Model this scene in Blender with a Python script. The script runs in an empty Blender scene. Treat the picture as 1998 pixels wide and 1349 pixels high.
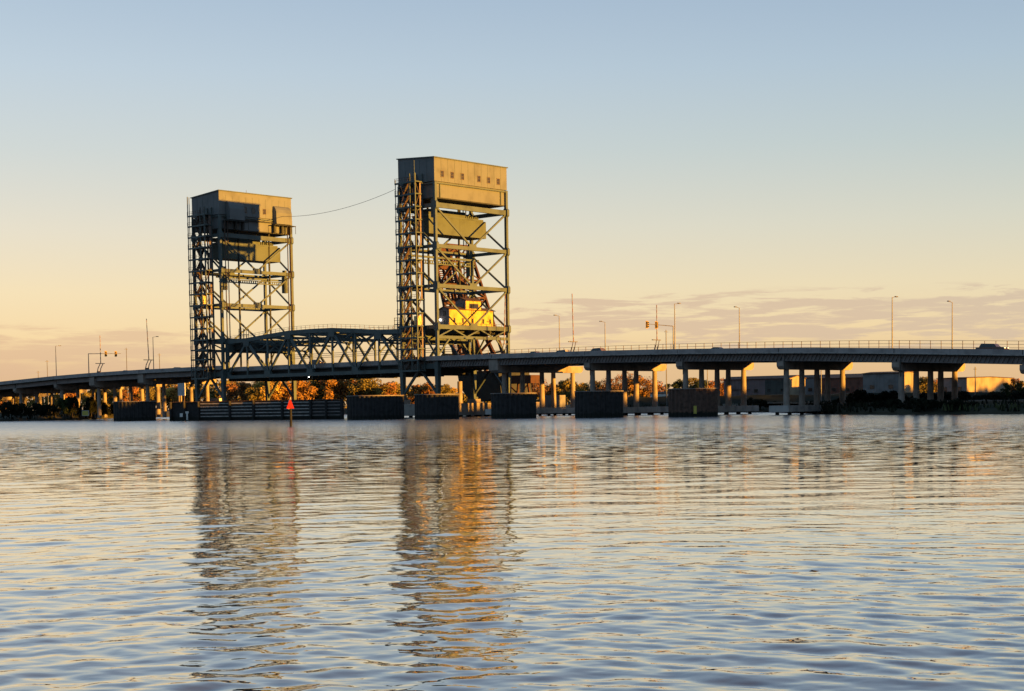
import bpy, math, random
import numpy as np
from mathutils import Vector, Matrix
R = math.radians
rnd = random.Random(7)
scene = bpy.context.scene
C = scene.collection

# ------------------------------------------------------------------ camera
F, PITCH, ROLL, CY, CAMH = 3010.8, -0.05339, -0.01447, 950.24, 3.018   # solved from the photo (1998 px wide)
CX = 999.0
cam_d = bpy.data.cameras.new('camera'); cam = bpy.data.objects.new('camera', cam_d); C.objects.link(cam)
cam_d.sensor_width = 36.0; cam_d.lens = F / 1998 * 36; cam_d.shift_y = (CY - 674.5) / 1998
cam_d.clip_start = 0.5; cam_d.clip_end = 12000
_r = Vector((1, 0, 0)); _u = Vector((0, -math.sin(PITCH), math.cos(PITCH))); _f = Vector((0, math.cos(PITCH), math.sin(PITCH)))
_cr, _sr = math.cos(ROLL), math.sin(ROLL)
_rr = _cr * _r + _sr * _u; _uu = -_sr * _r + _cr * _u
cam.matrix_world = Matrix(((_rr.x, _uu.x, -_f.x, 0), (_rr.y, _uu.y, -_f.y, 0), (_rr.z, _uu.z, -_f.z, CAMH), (0, 0, 0, 1)))
scene.camera = cam

# ------------------------------------------------------------------ bridge frame: u along the road (towards the right bank), v across it (away), z up
BX, BY, TH = -18.303, 390.878, -0.74471
T, W, S = 12.87, 26.25, 76.0
HL, HH, HB = 65.15, 66.1, 55.4
H1, H2, H3 = 43.2, 33.2, 22.9
US, UL = -T, -T - S                      # span-side faces of right and left tower
UA = UL - T                              # approach-side face of left tower
ct, st = math.cos(TH), math.sin(TH)
def B(u, v, z=0.0): return Vector((BX + u * ct - v * st, BY + u * st + v * ct, z))
def proj(p):
    x, y, z = p[0], p[1], p[2] - CAMH
    c, s = math.cos(PITCH), math.sin(PITCH)
    d = y * c + z * s; w = -y * s + z * c
    X = F * x / d; Y = -F * w / d
    return CX + _cr * X - _sr * Y, CY + _sr * X + _cr * Y
def solve(fn, a, b, target):             # bisection on a monotone measure of the photo
    fa = fn(a) - target
    for _ in range(60):
        m = (a + b) / 2; fm = fn(m) - target
        if (fm > 0) == (fa > 0): a, fa = m, fm
        else: b = m
    return (a + b) / 2
def u_at(px, v, z=15): return solve(lambda u: proj(B(u, v, z))[0], -330, 230, px)
def v_at(px, u, z=15): return solve(lambda v: proj(B(u, v, z))[0], -30, 90, px)
def z_at(py, u, v): return solve(lambda z: proj(B(u, v, z))[1], -5, 90, py)
def X_at(px, D, z=5): return solve(lambda x: proj((x, D, z))[0], -900, 900, px)
def Z_at(py, x, D): return solve(lambda z: proj((x, D, z))[1], -5, 120, py)

# ------------------------------------------------------------------ light
EXPO = 1.5
SUN_EL, SUN_A = R(2.2), R(9.0)           # low sun, almost straight down the road from the right bank
sd = (B(1, 0) - B(0, 0)) * math.cos(SUN_A) + (B(0, 1) - B(0, 0)) * math.sin(SUN_A)
sunv = Vector((sd.x * math.cos(SUN_EL), sd.y * math.cos(SUN_EL), math.sin(SUN_EL)))
sl = bpy.data.lights.new('sun', 'SUN'); so = bpy.data.objects.new('sun', sl); C.objects.link(so)
sl.energy = 5.0; sl.angle = R(0.5); sl.color = (1.0, 0.45, 0.055)
so.rotation_euler = sunv.to_track_quat('Z', 'Y').to_euler()
vs = scene.view_settings
vs.view_transform = 'Standard'; vs.look = 'None'; vs.exposure = EXPO; vs.gamma = 1.0; vs.use_curve_mapping = False
scene.cycles.max_bounces = 6; scene.cycles.diffuse_bounces = 2; scene.cycles.glossy_bounces = 3
scene.cycles.caustics_reflective = False; scene.cycles.caustics_refractive = False

def lin(r, g, b):
    f = lambda c: c / 12.92 if c <= 0.04045 else ((c + 0.055) / 1.055) ** 2.4
    return (f(r / 255), f(g / 255), f(b / 255), 1)

world = bpy.data.worlds.new("World"); scene.world = world; world.use_nodes = True
nt = world.node_tree; nt.nodes.clear()
def N(t, kind, **kw):
    n = t.nodes.new(kind)
    for k, v in kw.items(): setattr(n, k, v)
    return n
def mathn(t, op, a, b=None, c=None, clamp=False):
    n = N(t, 'ShaderNodeMath', operation=op, use_clamp=clamp)
    for i, x in enumerate((a, b, c)):
        if x is None: continue
        if isinstance(x, (int, float)): n.inputs[i].default_value = x
        else: t.links.new(x, n.inputs[i])
    return n.outputs[0]
def mixc(t, fac, a, b, blend='MIX'):
    n = N(t, 'ShaderNodeMix', data_type='RGBA', blend_type=blend)
    for i, x in ((0, fac), (6, a), (7, b)):
        if isinstance(x, (int, float)): n.inputs[i].default_value = x
        elif isinstance(x, tuple): n.inputs[i].default_value = x
        else: t.links.new(x, n.inputs[i])
    return n.outputs[2]
def ramp(t, fac, stops, interp='LINEAR'):
    n = N(t, 'ShaderNodeValToRGB'); cr = n.color_ramp; cr.interpolation = interp
    while len(cr.elements) > 1: cr.elements.remove(cr.elements[-1])
    cr.elements[0].position = stops[0][0]; cr.elements[0].color = stops[0][1]
    for p, c in stops[1:]:
        e = cr.elements.new(p); e.color = c
    if fac is not None: t.links.new(fac, n.inputs[0])
    return n.outputs[0]
def smooth(t, x, a, b):
    n = N(t, 'ShaderNodeMapRange', interpolation_type='SMOOTHSTEP'); t.links.new(x, n.inputs[0])
    n.inputs[1].default_value = a; n.inputs[2].default_value = b; return n.outputs[0]
tc = N(nt, 'ShaderNodeTexCoord'); sep = N(nt, 'ShaderNodeSeparateXYZ'); nt.links.new(tc.outputs['Generated'], sep.inputs[0])
el = mathn(nt, 'MULTIPLY', mathn(nt, 'ARCSINE', sep.outputs[2]), 57.2958)         # elevation in degrees
az = mathn(nt, 'MULTIPLY', mathn(nt, 'ARCTAN2', sep.outputs[0], sep.outputs[1]), 57.2958)  # azimuth from straight ahead
fac = mathn(nt, 'SQRT', mathn(nt, 'DIVIDE', mathn(nt, 'MAXIMUM', el, 0.0), 90.0))
def e(d): return math.sqrt(d / 90.0)
SKY_L = [(0, lin(222, 181, 136)), (e(1.2), lin(233, 195, 148)), (e(2.6), lin(251, 221, 170)), (e(4.2), lin(249, 228, 187)), (e(6.4), lin(234, 226, 206)),
         (e(9.2), lin(211, 218, 216)), (e(12), lin(195, 211, 223)), (e(14.7), lin(178, 198, 217)), (e(20), lin(160, 182, 208)),
         (e(32), lin(124, 146, 180)), (e(50), lin(76, 96, 132)), (1, lin(30, 46, 80))]
SKY_R = [(0, lin(222, 180, 134)), (e(1.2), lin(231, 194, 147)), (e(2.6), lin(243, 217, 170)), (e(4.2), lin(236, 221, 186)), (e(6.4), lin(218, 217, 200)),
         (e(9.2), lin(194, 207, 207)), (e(12), lin(177, 197, 212)), (e(14.7), lin(162, 184, 206)), (e(20), lin(148, 172, 200)),
         (e(32), lin(118, 140, 176)), (e(50), lin(74, 94, 130)), (1, lin(30, 46, 80))]
colL = ramp(nt, fac, SKY_L); colR = ramp(nt, fac, SKY_R)
azf = mathn(nt, 'MULTIPLY_ADD', az, 1 / 36.0, 0.5, clamp=True)
base = mixc(nt, azf, colL, colR)
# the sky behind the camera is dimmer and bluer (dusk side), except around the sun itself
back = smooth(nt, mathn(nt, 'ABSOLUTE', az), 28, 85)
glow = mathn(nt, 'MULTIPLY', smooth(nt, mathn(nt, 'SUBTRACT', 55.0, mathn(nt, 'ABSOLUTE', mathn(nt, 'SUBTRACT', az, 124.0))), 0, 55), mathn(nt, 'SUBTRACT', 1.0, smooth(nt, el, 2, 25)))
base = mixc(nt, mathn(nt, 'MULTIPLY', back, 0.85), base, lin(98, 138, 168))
base = mixc(nt, mathn(nt, 'MULTIPLY', glow, 0.35), base, lin(250, 190, 110))
# low thin clouds near the horizon: noise stretched along the azimuth
cmb = N(nt, 'ShaderNodeCombineXYZ')
nt.links.new(mathn(nt, 'MULTIPLY', az, 0.32), cmb.inputs[0]); nt.links.new(mathn(nt, 'MULTIPLY', el, 3.1), cmb.inputs[1])
cn = N(nt, 'ShaderNodeTexNoise'); cn.inputs['Scale'].default_value = 1.0; cn.inputs['Detail'].default_value = 9; cn.inputs['Roughness'].default_value = 0.62
cn.inputs['Distortion'].default_value = 0.35
nt.links.new(cmb.outputs[0], cn.inputs['Vector'])
# right bank of cloud, 1.5 to 4.3 degrees up, from just right of centre; left haze bank below 3 degrees
bandR = mathn(nt, 'MULTIPLY', mathn(nt, 'MULTIPLY', smooth(nt, el, 1.4, 2.8), mathn(nt, 'SUBTRACT', 1.0, smooth(nt, el, 3.2, 4.3))), smooth(nt, az, -1.5, 2.5))
bandL = mathn(nt, 'MULTIPLY', mathn(nt, 'SUBTRACT', 1.0, smooth(nt, el, 2.4, 3.5)), mathn(nt, 'SUBTRACT', 1.0, smooth(nt, az, -14, -5)))
cl = mathn(nt, 'SUBTRACT', cn.outputs['Fac'], 0.5)
cR = mathn(nt, 'MULTIPLY', smooth(nt, mathn(nt, 'ADD', cl, mathn(nt, 'MULTIPLY', bandR, 0.17)), 0.05, 0.18), 0.75)
cL = mathn(nt, 'MULTIPLY', smooth(nt, mathn(nt, 'ADD', cl, mathn(nt, 'MULTIPLY', bandL, 0.3)), 0.12, 0.34), 0.62)
cov = mathn(nt, 'MAXIMUM', mathn(nt, 'MULTIPLY', cR, smooth(nt, bandR, 0.02, 0.3)), mathn(nt, 'MULTIPLY', cL, smooth(nt, bandL, 0.02, 0.5)))
cloudc = mixc(nt, azf, lin(224, 186, 152), lin(212, 190, 168))
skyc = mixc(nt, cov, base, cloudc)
sky = N(nt, 'ShaderNodeTexSky', sky_type='NISHITA'); sky.sun_disc = False
sky.sun_elevation = SUN_EL; sky.sun_rotation = math.atan2(sunv.x, sunv.y); sky.altitude = 5; sky.air_density = 1.0; sky.dust_density = 1.5
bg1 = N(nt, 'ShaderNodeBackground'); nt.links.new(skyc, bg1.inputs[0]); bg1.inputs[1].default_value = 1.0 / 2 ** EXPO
bg2 = N(nt, 'ShaderNodeBackground'); nt.links.new(sky.outputs[0], bg2.inputs[0]); bg2.inputs[1].default_value = 0.05
mx = N(nt, 'ShaderNodeMixShader'); mx.inputs[0].default_value = 0.03
nt.links.new(bg1.outputs[0], mx.inputs[1]); nt.links.new(bg2.outputs[0], mx.inputs[2])
wo = N(nt, 'ShaderNodeOutputWorld'); nt.links.new(mx.outputs[0], wo.inputs[0])

# ------------------------------------------------------------------ materials
def mat(name, col, rough=0.6, var=0.25, scale=0.5, metal=0.0, streak=0.0, col2=None, bump=0.0, emit=None, spec=0.4, tide=False):
    m = bpy.data.materials.new(name); m.use_nodes = True; t = m.node_tree
    p = t.nodes['Principled BSDF']; p.inputs['Roughness'].default_value = rough; p.inputs['Metallic'].default_value = metal
    p.inputs['Specular IOR Level'].default_value = spec
    g = N(t, 'ShaderNodeNewGeometry')
    no = N(t, 'ShaderNodeTexNoise'); no.inputs['Scale'].default_value = scale; no.inputs['Detail'].default_value = 5
    t.links.new(g.outputs['Position'], no.inputs['Vector'])
    c = tuple(col) + (1,); c2 = (tuple(col2) if col2 else tuple(x * (1 - var) * 0.8 for x in col)) + (1,)
    c1 = tuple(min(1, x * (1 + var * 0.5)) for x in col) + (1,)
    out = ramp(t, no.outputs['Fac'], [(0.3, c2), (0.52, c), (0.75, c1)])
    if streak:
        mp = N(t, 'ShaderNodeMapping'); mp.inputs['Scale'].default_value = (1.6, 1.6, 0.07); t.links.new(g.outputs['Position'], mp.inputs[0])
        n2 = N(t, 'ShaderNodeTexNoise'); n2.inputs['Scale'].default_value = 1.0; n2.inputs['Detail'].default_value = 4; t.links.new(mp.outputs[0], n2.inputs['Vector'])
        s = smooth(t, n2.outputs['Fac'], 0.5, 0.72)
        out = mixc(t, mathn(t, 'MULTIPLY', s, streak), out, tuple(x * 0.45 for x in col) + (1,))
    if tide:      # wet, weed-darkened band left by the tide
        sz = N(t, 'ShaderNodeSeparateXYZ'); t.links.new(g.outputs['Position'], sz.inputs[0])
        hz = mathn(t, 'ADD', sz.outputs[2], mathn(t, 'MULTIPLY', no.outputs['Fac'], 0.8))
        out = mixc(t, mathn(t, 'SUBTRACT', 1.0, smooth(t, hz, 1.1, 1.6)), out, (0.008, 0.009, 0.006, 1))
    t.links.new(out, p.inputs['Base Color'])
    if bump:
        b = N(t, 'ShaderNodeBump'); b.inputs['Strength'].default_value = bump; b.inputs['Distance'].default_value = 0.1
        n3 = N(t, 'ShaderNodeTexNoise'); n3.inputs['Scale'].default_value = scale * 6; t.links.new(g.outputs['Position'], n3.inputs['Vector'])
        t.links.new(n3.outputs['Fac'], b.inputs['Height']); t.links.new(b.outputs[0], p.inputs['Normal'])
    if emit:
        p.inputs['Emission Color'].default_value = tuple(emit[:3]) + (1,); p.inputs['Emission Strength'].default_value = emit[3]
    return m
M = {}
M['paint'] = mat('bridge_green_paint', (0.08, 0.108, 0.108), 0.5, 0.2, 0.35, streak=0.2)
M['house'] = mat('machinery_room_cladding', (0.138, 0.15, 0.155), 0.55, 0.07, 0.3, streak=0.12)
M['weight'] = mat('counterweight_paint', (0.082, 0.105, 0.085), 0.6, 0.15, 0.3, streak=0.3)
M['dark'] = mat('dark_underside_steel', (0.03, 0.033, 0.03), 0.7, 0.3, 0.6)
M['rust'] = mat('rusty_brown_steel', (0.075, 0.028, 0.016), 0.75, 0.4, 0.9, col2=(0.035, 0.015, 0.01), streak=0.3)
M['stair'] = mat('weathered_stair_steel', (0.10, 0.062, 0.047), 0.7, 0.4, 0.8, col2=(0.06, 0.05, 0.045))
M['screen'] = mat('grey_screen_panel', (0.2, 0.15, 0.13), 0.7, 0.2, 1.0)
M['concrete'] = mat('weathered_concrete', (0.34, 0.28, 0.24), 0.85, 0.2, 0.5, streak=0.35, bump=0.2)
M['parapet'] = mat('parapet_concrete', (0.36, 0.32, 0.31), 0.85, 0.2, 0.4, streak=0.3)
M['footing'] = mat('pale_footing_concrete', (0.5, 0.45, 0.42), 0.85, 0.2, 0.5, streak=0.3)
M['girder'] = mat('painted_girder_steel', (0.21, 0.18, 0.17), 0.6, 0.2, 0.5, streak=0.2)
M['asphalt'] = mat('asphalt', (0.05, 0.05, 0.05), 0.9, 0.2, 2.0)
M['tar'] = mat('tarred_timber', (0.026, 0.024, 0.025), 0.75, 0.6, 1.2, streak=0.7, tide=True)
M['wale'] = mat('weathered_grey_timber', (0.42, 0.38, 0.35), 0.85, 0.3, 1.5)
M['timber'] = mat('brown_timber_piles', (0.11, 0.062, 0.045), 0.8, 0.5, 1.4, streak=0.7, tide=True)
M['rail'] = mat('galvanised_rail', (0.20, 0.15, 0.11), 0.5, 0.2, 1.0, metal=0.2)
M['pole'] = mat('galvanised_pole', (0.14, 0.135, 0.14), 0.5, 0.15, 1.0, metal=0.2)
M['yellow'] = mat('yellow_boarding', (0.55, 0.38, 0.07), 0.6, 0.25, 0.8, streak=0.35)
M['greywall'] = mat('grey_gable_boarding', (0.30, 0.25, 0.25), 0.7, 0.12, 0.8)
M['roofbrown'] = mat('dark_brown_roofing', (0.09, 0.05, 0.035), 0.8, 0.3, 1.0)
M['glass'] = mat('window_glass', (0.03, 0.028, 0.025), 0.12, 0.2, 1.0, spec=0.8)
M['frame'] = mat('window_frame_paint', (0.11, 0.085, 0.07), 0.6, 0.1, 1.0)
M['red'] = mat('fluorescent_red', (0.6, 0.03, 0.015), 0.6, 0.25, 1.0, emit=None)
M['white'] = mat('white_paint', (0.75, 0.72, 0.68), 0.6, 0.08, 1.0)
M['signgrey'] = mat('sign_back_aluminium', (0.42, 0.43, 0.46), 0.5, 0.1, 1.5)
M['signyellow'] = mat('yellow_sign_face', (0.50, 0.42, 0.08), 0.6, 0.1, 1.0)
M['black'] = mat('black_rubber', (0.012, 0.012, 0.012), 0.8, 0.2, 2.0)
M['sigyellow'] = mat('signal_housing_yellow', (0.40, 0.26, 0.06), 0.6, 0.1, 2.0)
M['gold'] = mat('cabinet_sun_glint', (0.85, 0.62, 0.28), 0.3, 0.05, 1.0)  # bright yellow carries the sun glint on the stair cabinets
M['sunlitgravel'] = None
for k, c in {'mauve': (0.13, 0.09, 0.09), 'darkcar': (0.045, 0.03, 0.03), 'silver': (0.32, 0.30, 0.30), 'redcar': (0.16, 0.05, 0.035), 'blackcar': (0.02, 0.02, 0.024)}.items():
    M['car_' + k] = mat('car_paint_' + k, c, 0.25, 0.05, 1.0, spec=0.7)
M['lamp_on'] = mat('headlight_glow', (0.9, 0.8, 0.5), 0.3, 0.0, 1.0, emit=(1.0, 0.85, 0.45, 1.0))
M['nav_red'] = mat('red_navigation_lens', (0.5, 0.02, 0.02), 0.3, 0.0, 1.0, emit=(1.0, 0.05, 0.04, 0.6))
M['nav_white'] = mat('white_floodlight_lens', (0.9, 0.9, 0.85), 0.3, 0.0, 1.0, emit=(1.0, 0.98, 0.9, 2.5))
M['bark'] = mat('tree_bark', (0.07, 0.05, 0.04), 0.9, 0.3, 1.0)
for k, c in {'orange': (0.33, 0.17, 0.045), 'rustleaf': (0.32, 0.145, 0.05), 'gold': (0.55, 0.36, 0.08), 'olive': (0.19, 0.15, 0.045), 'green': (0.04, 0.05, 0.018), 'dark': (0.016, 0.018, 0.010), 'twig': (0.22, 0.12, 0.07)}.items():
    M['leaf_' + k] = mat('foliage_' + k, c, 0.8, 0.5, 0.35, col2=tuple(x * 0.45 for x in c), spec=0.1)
M['ground'] = mat('river_bank_soil', (0.05, 0.045, 0.028), 0.95, 0.5, 0.08, col2=(0.022, 0.024, 0.014))
M['grass'] = mat('marsh_grass', (0.075, 0.085, 0.03), 0.9, 0.4, 0.3)
M['rock'] = mat('riprap_stone', (0.10, 0.09, 0.08), 0.9, 0.4, 1.0)

# ------------------------------------------------------------------ mesh builder
class MB:
    def __init__(s): s.v = []; s.f = []
    def add(s, vs_, fs):
        o = len(s.v); s.v += [tuple(p) for p in vs_]; s.f += [tuple(i + o for i in f) for f in fs]; return s
    def box(s, x0, x1, y0, y1, z0, z1):
        return s.add([(x0, y0, z0), (x1, y0, z0), (x1, y1, z0), (x0, y1, z0), (x0, y0, z1), (x1, y0, z1), (x1, y1, z1), (x0, y1, z1)],
                     [(0, 3, 2, 1), (4, 5, 6, 7), (0, 1, 5, 4), (1, 2, 6, 5), (2, 3, 7, 6), (3, 0, 4, 7)])
    def bar(s, a, b, w, h, side=None, w2=None, h2=None):
        a = Vector(a); b = Vector(b); d = (b - a).normalized()
        if side is None: side = Vector((0, 0, 1)).cross(d)
        side = Vector(side)
        if side.length < 1e-4: side = Vector((1, 0, 0))
        side = (side - d * side.dot(d)).normalized(); up = d.cross(side)
        w2 = w if w2 is None else w2; h2 = h if h2 is None else h2
        P = []
        for p, ww, hh in ((a, w, h), (b, w2, h2)):
            for i, j in ((-1, -1), (1, -1), (1, 1), (-1, 1)): P.append(p + side * (i * ww / 2) + up * (j * hh / 2))
        return s.add(P, [(0, 3, 2, 1), (4, 5, 6, 7), (0, 1, 5, 4), (1, 2, 6, 5), (2, 3, 7, 6), (3, 0, 4, 7)])
    def tube(s, a, b, r0, r1=None, n=10):
        r1 = r0 if r1 is None else r1
        a = Vector(a); b = Vector(b); d = (b - a).normalized()
        x = d.orthogonal().normalized(); y = d.cross(x); P = []
        for p, r in ((a, r0), (b, r1)):
            for i in range(n):
                t_ = 2 * math.pi * i / n; P.append(p + x * (r * math.cos(t_)) + y * (r * math.sin(t_)))
        fs = [(i, (i + 1) % n, n + (i + 1) % n, n + i) for i in range(n)] + [tuple(range(n - 1, -1, -1)), tuple(range(n, 2 * n))]
        return s.add(P, fs)
    def prism(s, poly, y0, y1, axis='y'):                      # poly in the (x, z) plane, extruded along y (or (y, z) along x, (x, y) along z)
        n = len(poly)
        if axis == 'y': P = [(a, y0, b) for a, b in poly] + [(a, y1, b) for a, b in poly]
        elif axis == 'x': P = [(y0, a, b) for a, b in poly] + [(y1, a, b) for a, b in poly]
        else: P = [(a, b, y0) for a, b in poly] + [(a, b, y1) for a, b in poly]
        return s.add(P, [(i, (i + 1) % n, n + (i + 1) % n, n + i) for i in range(n)] + [tuple(range(n - 1, -1, -1)), tuple(range(n, 2 * n))])
    def build(s, name, m, parent=None, off=(0, 0, 0), label=None, smooth_=False):
        me = bpy.data.meshes.new(name)
        v = np.array(s.v, dtype=float) - np.array(tuple(off), dtype=float)
        me.from_pydata(v.tolist(), [], s.f); me.validate()
        if parent is None or True:
            import bmesh
            bm = bmesh.new(); bm.from_mesh(me); bmesh.ops.recalc_face_normals(bm, faces=bm.faces); bm.to_mesh(me); bm.free()
        me.materials.append(M[m] if isinstance(m, str) else m)
        if smooth_:
            me.polygons.foreach_set('use_smooth', [True] * len(me.polygons))
        o = bpy.data.objects.new(name, me); C.objects.link(o)
        if parent is not None: o.parent = parent
        if label: o['label'] = label
        return o
def thing(name, label, cat, loc=(0, 0, 0), rz=0.0, group=None):
    o = bpy.data.objects.new(name, None); C.objects.link(o); o.empty_display_size = 0.5
    o.location = loc; o.rotation_euler = (0, 0, rz); o['label'] = label; o['category'] = cat
    if group: o['group'] = group
    return o
def bthing(name, label, cat, u, v, z=0.0, group=None):         # a thing standing in the bridge's frame
    return thing(name, label, cat, B(u, v, z), TH, group)
def tag(o, label, cat, group=None, kind=None):
    o['label'] = label; o['category'] = cat
    if group: o['group'] = group
    if kind: o['kind'] = kind
    return o
def structure(o, label): o['kind'] = 'structure'; o['label'] = label; return o
def copy_tree(o, parent=None):
    c = o.copy(); C.objects.link(c)
    if parent is not None: c.parent = parent
    for ch in list(o.children): copy_tree(ch, c)
    return c
ORD = 'first second third fourth fifth sixth seventh eighth ninth tenth eleventh twelfth thirteenth fourteenth fifteenth sixteenth seventeenth eighteenth nineteenth twentieth'.split() + \
      ['twenty-first', 'twenty-second', 'twenty-third', 'twenty-fourth', 'twenty-fifth', 'twenty-sixth', 'twenty-seventh', 'twenty-eighth', 'twenty-ninth', 'thirtieth']

# ------------------------------------------------------------------ water: one sheet, waves modelled where the sheet is near, finer ripples in the material
RUF = 0.75
def build_water():
    ys = [5.0]
    while ys[-1] < 900: ys.append(ys[-1] + max(0.035, ys[-1] ** 2 / 9000.0))
    ys = np.array(ys); nx = 680
    t_ = np.linspace(-1, 1, nx)
    tt = 0.42 * t_ + 0.58 * t_ ** 3                             # denser in the middle of the reach
    X = tt[None, :] * (ys[:, None] * 0.42 + 34.0); Y = np.repeat(ys[:, None], nx, 1)
    rs = np.random.RandomState(11)
    Z = np.zeros_like(X)
    dy = np.maximum(np.maximum(0.035, ys ** 2 / 9000.0)[:, None], np.gradient(X, axis=1) * 0.55)
    def comp(lmin, lmax, n, a0, ang0, spread, mask=1.0, power=1.0):
        nonlocal Z
        for _ in range(n):
            L = lmin * (lmax / lmin) ** rs.rand(); a = ang0 + rs.randn() * spread
            k = 2 * math.pi / L; slope = a0 * rs.uniform(0.6, 1.3)
            fade = np.clip((L / dy - 3.0) / 4.0, 0, 1)
            ph = k * (X * math.cos(a) + Y * math.sin(a)) + rs.rand() * 6.283
            s_ = np.sin(ph)
            Z += 0.73 * mask * fade * (slope / k) * (s_ + 0.25 * np.cos(2 * ph))
    right = 1 / (1 + np.exp(-(X / Y - 0.03) * 18))             # long-crested wake ripples on the right, choppier water on the left
    gust = 0.75 + 0.35 * np.sin(X * 0.11 + 1.3 * np.sin(Y * 0.06)) * np.sin(Y * 0.085 + 0.7 * np.sin(X * 0.05 + 2))
    comp(0.5, 1.3, 18, 0.019, R(56), 0.34, right * gust)
    comp(0.6, 1.9, 20, 0.022, R(95), 1.1, (1 - right * 0.6) * gust)
    comp(0.3, 0.75, 22, 0.015, R(80), 0.6, gust)
    comp(2.5, 7.0, 8, 0.007, R(75), 0.6)
    Z *= np.clip((1 - np.abs(t_)) / 0.06, 0, 1)[None, :] * np.clip((ys - 5.0) / 2.0, 0, 1)[:, None] * np.clip((860 - ys) / 50, 0, 1)[:, None]   # dies out into the flat far sheet
    co = np.stack([X, Y, Z], -1).reshape(-1, 3); ny = len(ys)
    idx = np.arange(ny * nx).reshape(ny, nx)
    q = np.stack([idx[:-1, :-1], idx[:-1, 1:], idx[1:, 1:], idx[1:, :-1]], -1).reshape(-1, 4)
    # flat skirt out to the far water
    base_n = len(co); hw = 0.40
    xs0, ys0 = X[0, 0], ys[0]; y1 = ys[-1]; xe = X[-1, -1]
    ex = np.array([(-5000, -300, 0), (5000, -300, 0), (5000, 6000, 0), (-5000, 6000, 0)], float)
    co = np.concatenate([co, ex])
    a, b, c_, d = idx[0, 0], idx[0, -1], idx[-1, -1], idx[-1, 0]
    faces_l = [[base_n, base_n + 1] + idx[0, ::-1].tolist(), [base_n + 1, base_n + 2] + idx[::-1, -1].tolist(),
               [base_n + 2, base_n + 3] + idx[-1, :].tolist(), [base_n + 3, base_n] + idx[:, 0].tolist()]
    me = bpy.data.meshes.new('water'); 
    nloops = len(q) * 4 + sum(len(f) for f in faces_l)
    me.vertices.add(len(co)); me.vertices.foreach_set('co', co.ravel())
    me.loops.add(nloops); me.polygons.add(len(q) + 4)
    li = np.concatenate([q.ravel()] + [np.array(f) for f in faces_l])
    me.loops.foreach_set('vertex_index', li)
    starts = list(range(0, len(q) * 4, 4)); cur = len(q) * 4
    for f in faces_l: starts.append(cur); cur += len(f)
    me.polygons.foreach_set('loop_start', starts)
    me.update(calc_edges=True)
    me.polygons.foreach_set('use_smooth', [True] * len(q) + [False] * 4)
    m = bpy.data.materials.new('river_water'); m.use_nodes = True; t = m.node_tree; p = t.nodes['Principled BSDF']
    p.inputs['Base Color'].default_value = (0.075, 0.078, 0.075, 1); p.inputs['IOR'].default_value = 1.33; p.inputs['Roughness'].default_value = 0.02
    p.inputs['Specular IOR Level'].default_value = 0.5
    p.inputs['Coat Weight'].default_value = 1.0; p.inputs['Coat IOR'].default_value = 1.6; p.inputs['Coat Roughness'].default_value = 0.015
    g = N(t, 'ShaderNodeNewGeometry')
    def noise(scl, detail, mapping, rough=0.55, dist=0.0):
        mp = N(t, 'ShaderNodeMapping'); mp.inputs['Scale'].default_value = mapping; mp.inputs['Rotation'].default_value = (0, 0, R(-12)); t.links.new(g.outputs['Position'], mp.inputs[0])
        n = N(t, 'ShaderNodeTexNoise'); n.inputs['Scale'].default_value = scl; n.inputs['Detail'].default_value = detail; n.inputs['Roughness'].default_value = rough
        n.inputs['Distortion'].default_value = dist
        t.links.new(mp.outputs[0], n.inputs['Vector']); return n.outputs['Fac']
    patch = smooth(t, noise(0.014, 3, (0.6, 1.6, 1), 0.5, 0.6), 0.36, 0.62)
    amp = mathn(t, 'MULTIPLY_ADD', patch, 0.7, 0.45)
    h1 = noise(2.4, 2, (1.0, 1.25, 1), 0.5, 0.3)
    h2 = noise(0.55, 3, (0.8, 1.5, 1), 0.5, 0.2)
    hsum = mathn(t, 'ADD', mathn(t, 'MULTIPLY', h1, 0.009), mathn(t, 'MULTIPLY', h2, 0.028))
    bp = N(t, 'ShaderNodeBump'); bp.inputs['Distance'].default_value = 1.0; bp.inputs['Strength'].default_value = 1.0
    t.links.new(mathn(t, 'MULTIPLY', hsum, amp), bp.inputs['Height'])
    # the open reach further out is ruffled by the breeze: ripple slopes too fine for the sheet to carry
    sp = N(t, 'ShaderNodeSeparateXYZ'); t.links.new(g.outputs['Position'], sp.inputs[0])
    k = mathn(t, 'MULTIPLY', smooth(t, sp.outputs[1], 35, 150), RUF)
    k = mathn(t, 'MULTIPLY', k, mathn(t, 'MULTIPLY_ADD', patch, 0.6, 0.7))
    mp = N(t, 'ShaderNodeMapping'); mp.inputs['Scale'].default_value = (0.7, 1.5, 1); t.links.new(g.outputs['Position'], mp.inputs[0])
    nn = N(t, 'ShaderNodeTexNoise'); nn.inputs['Scale'].default_value = 1.3; nn.inputs['Detail'].default_value = 2; t.links.new(mp.outputs[0], nn.inputs['Vector'])
    vm = N(t, 'ShaderNodeVectorMath', operation='SUBTRACT'); t.links.new(nn.outputs['Color'], vm.inputs[0]); vm.inputs[1].default_value = (0.5, 0.5, 0.5)
    v2 = N(t, 'ShaderNodeVectorMath', operation='MULTIPLY'); t.links.new(vm.outputs[0], v2.inputs[0]); v2.inputs[1].default_value = (0.6, 1.0, 0.0)
    v3 = N(t, 'ShaderNodeVectorMath', operation='SCALE'); t.links.new(v2.outputs[0], v3.inputs[0]); t.links.new(k, v3.inputs['Scale'])
    v4 = N(t, 'ShaderNodeVectorMath', operation='ADD'); t.links.new(bp.outputs[0], v4.inputs[0]); t.links.new(v3.outputs[0], v4.inputs[1])
    v5 = N(t, 'ShaderNodeVectorMath', operation='NORMALIZE'); t.links.new(v4.outputs[0], v5.inputs[0])
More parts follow.
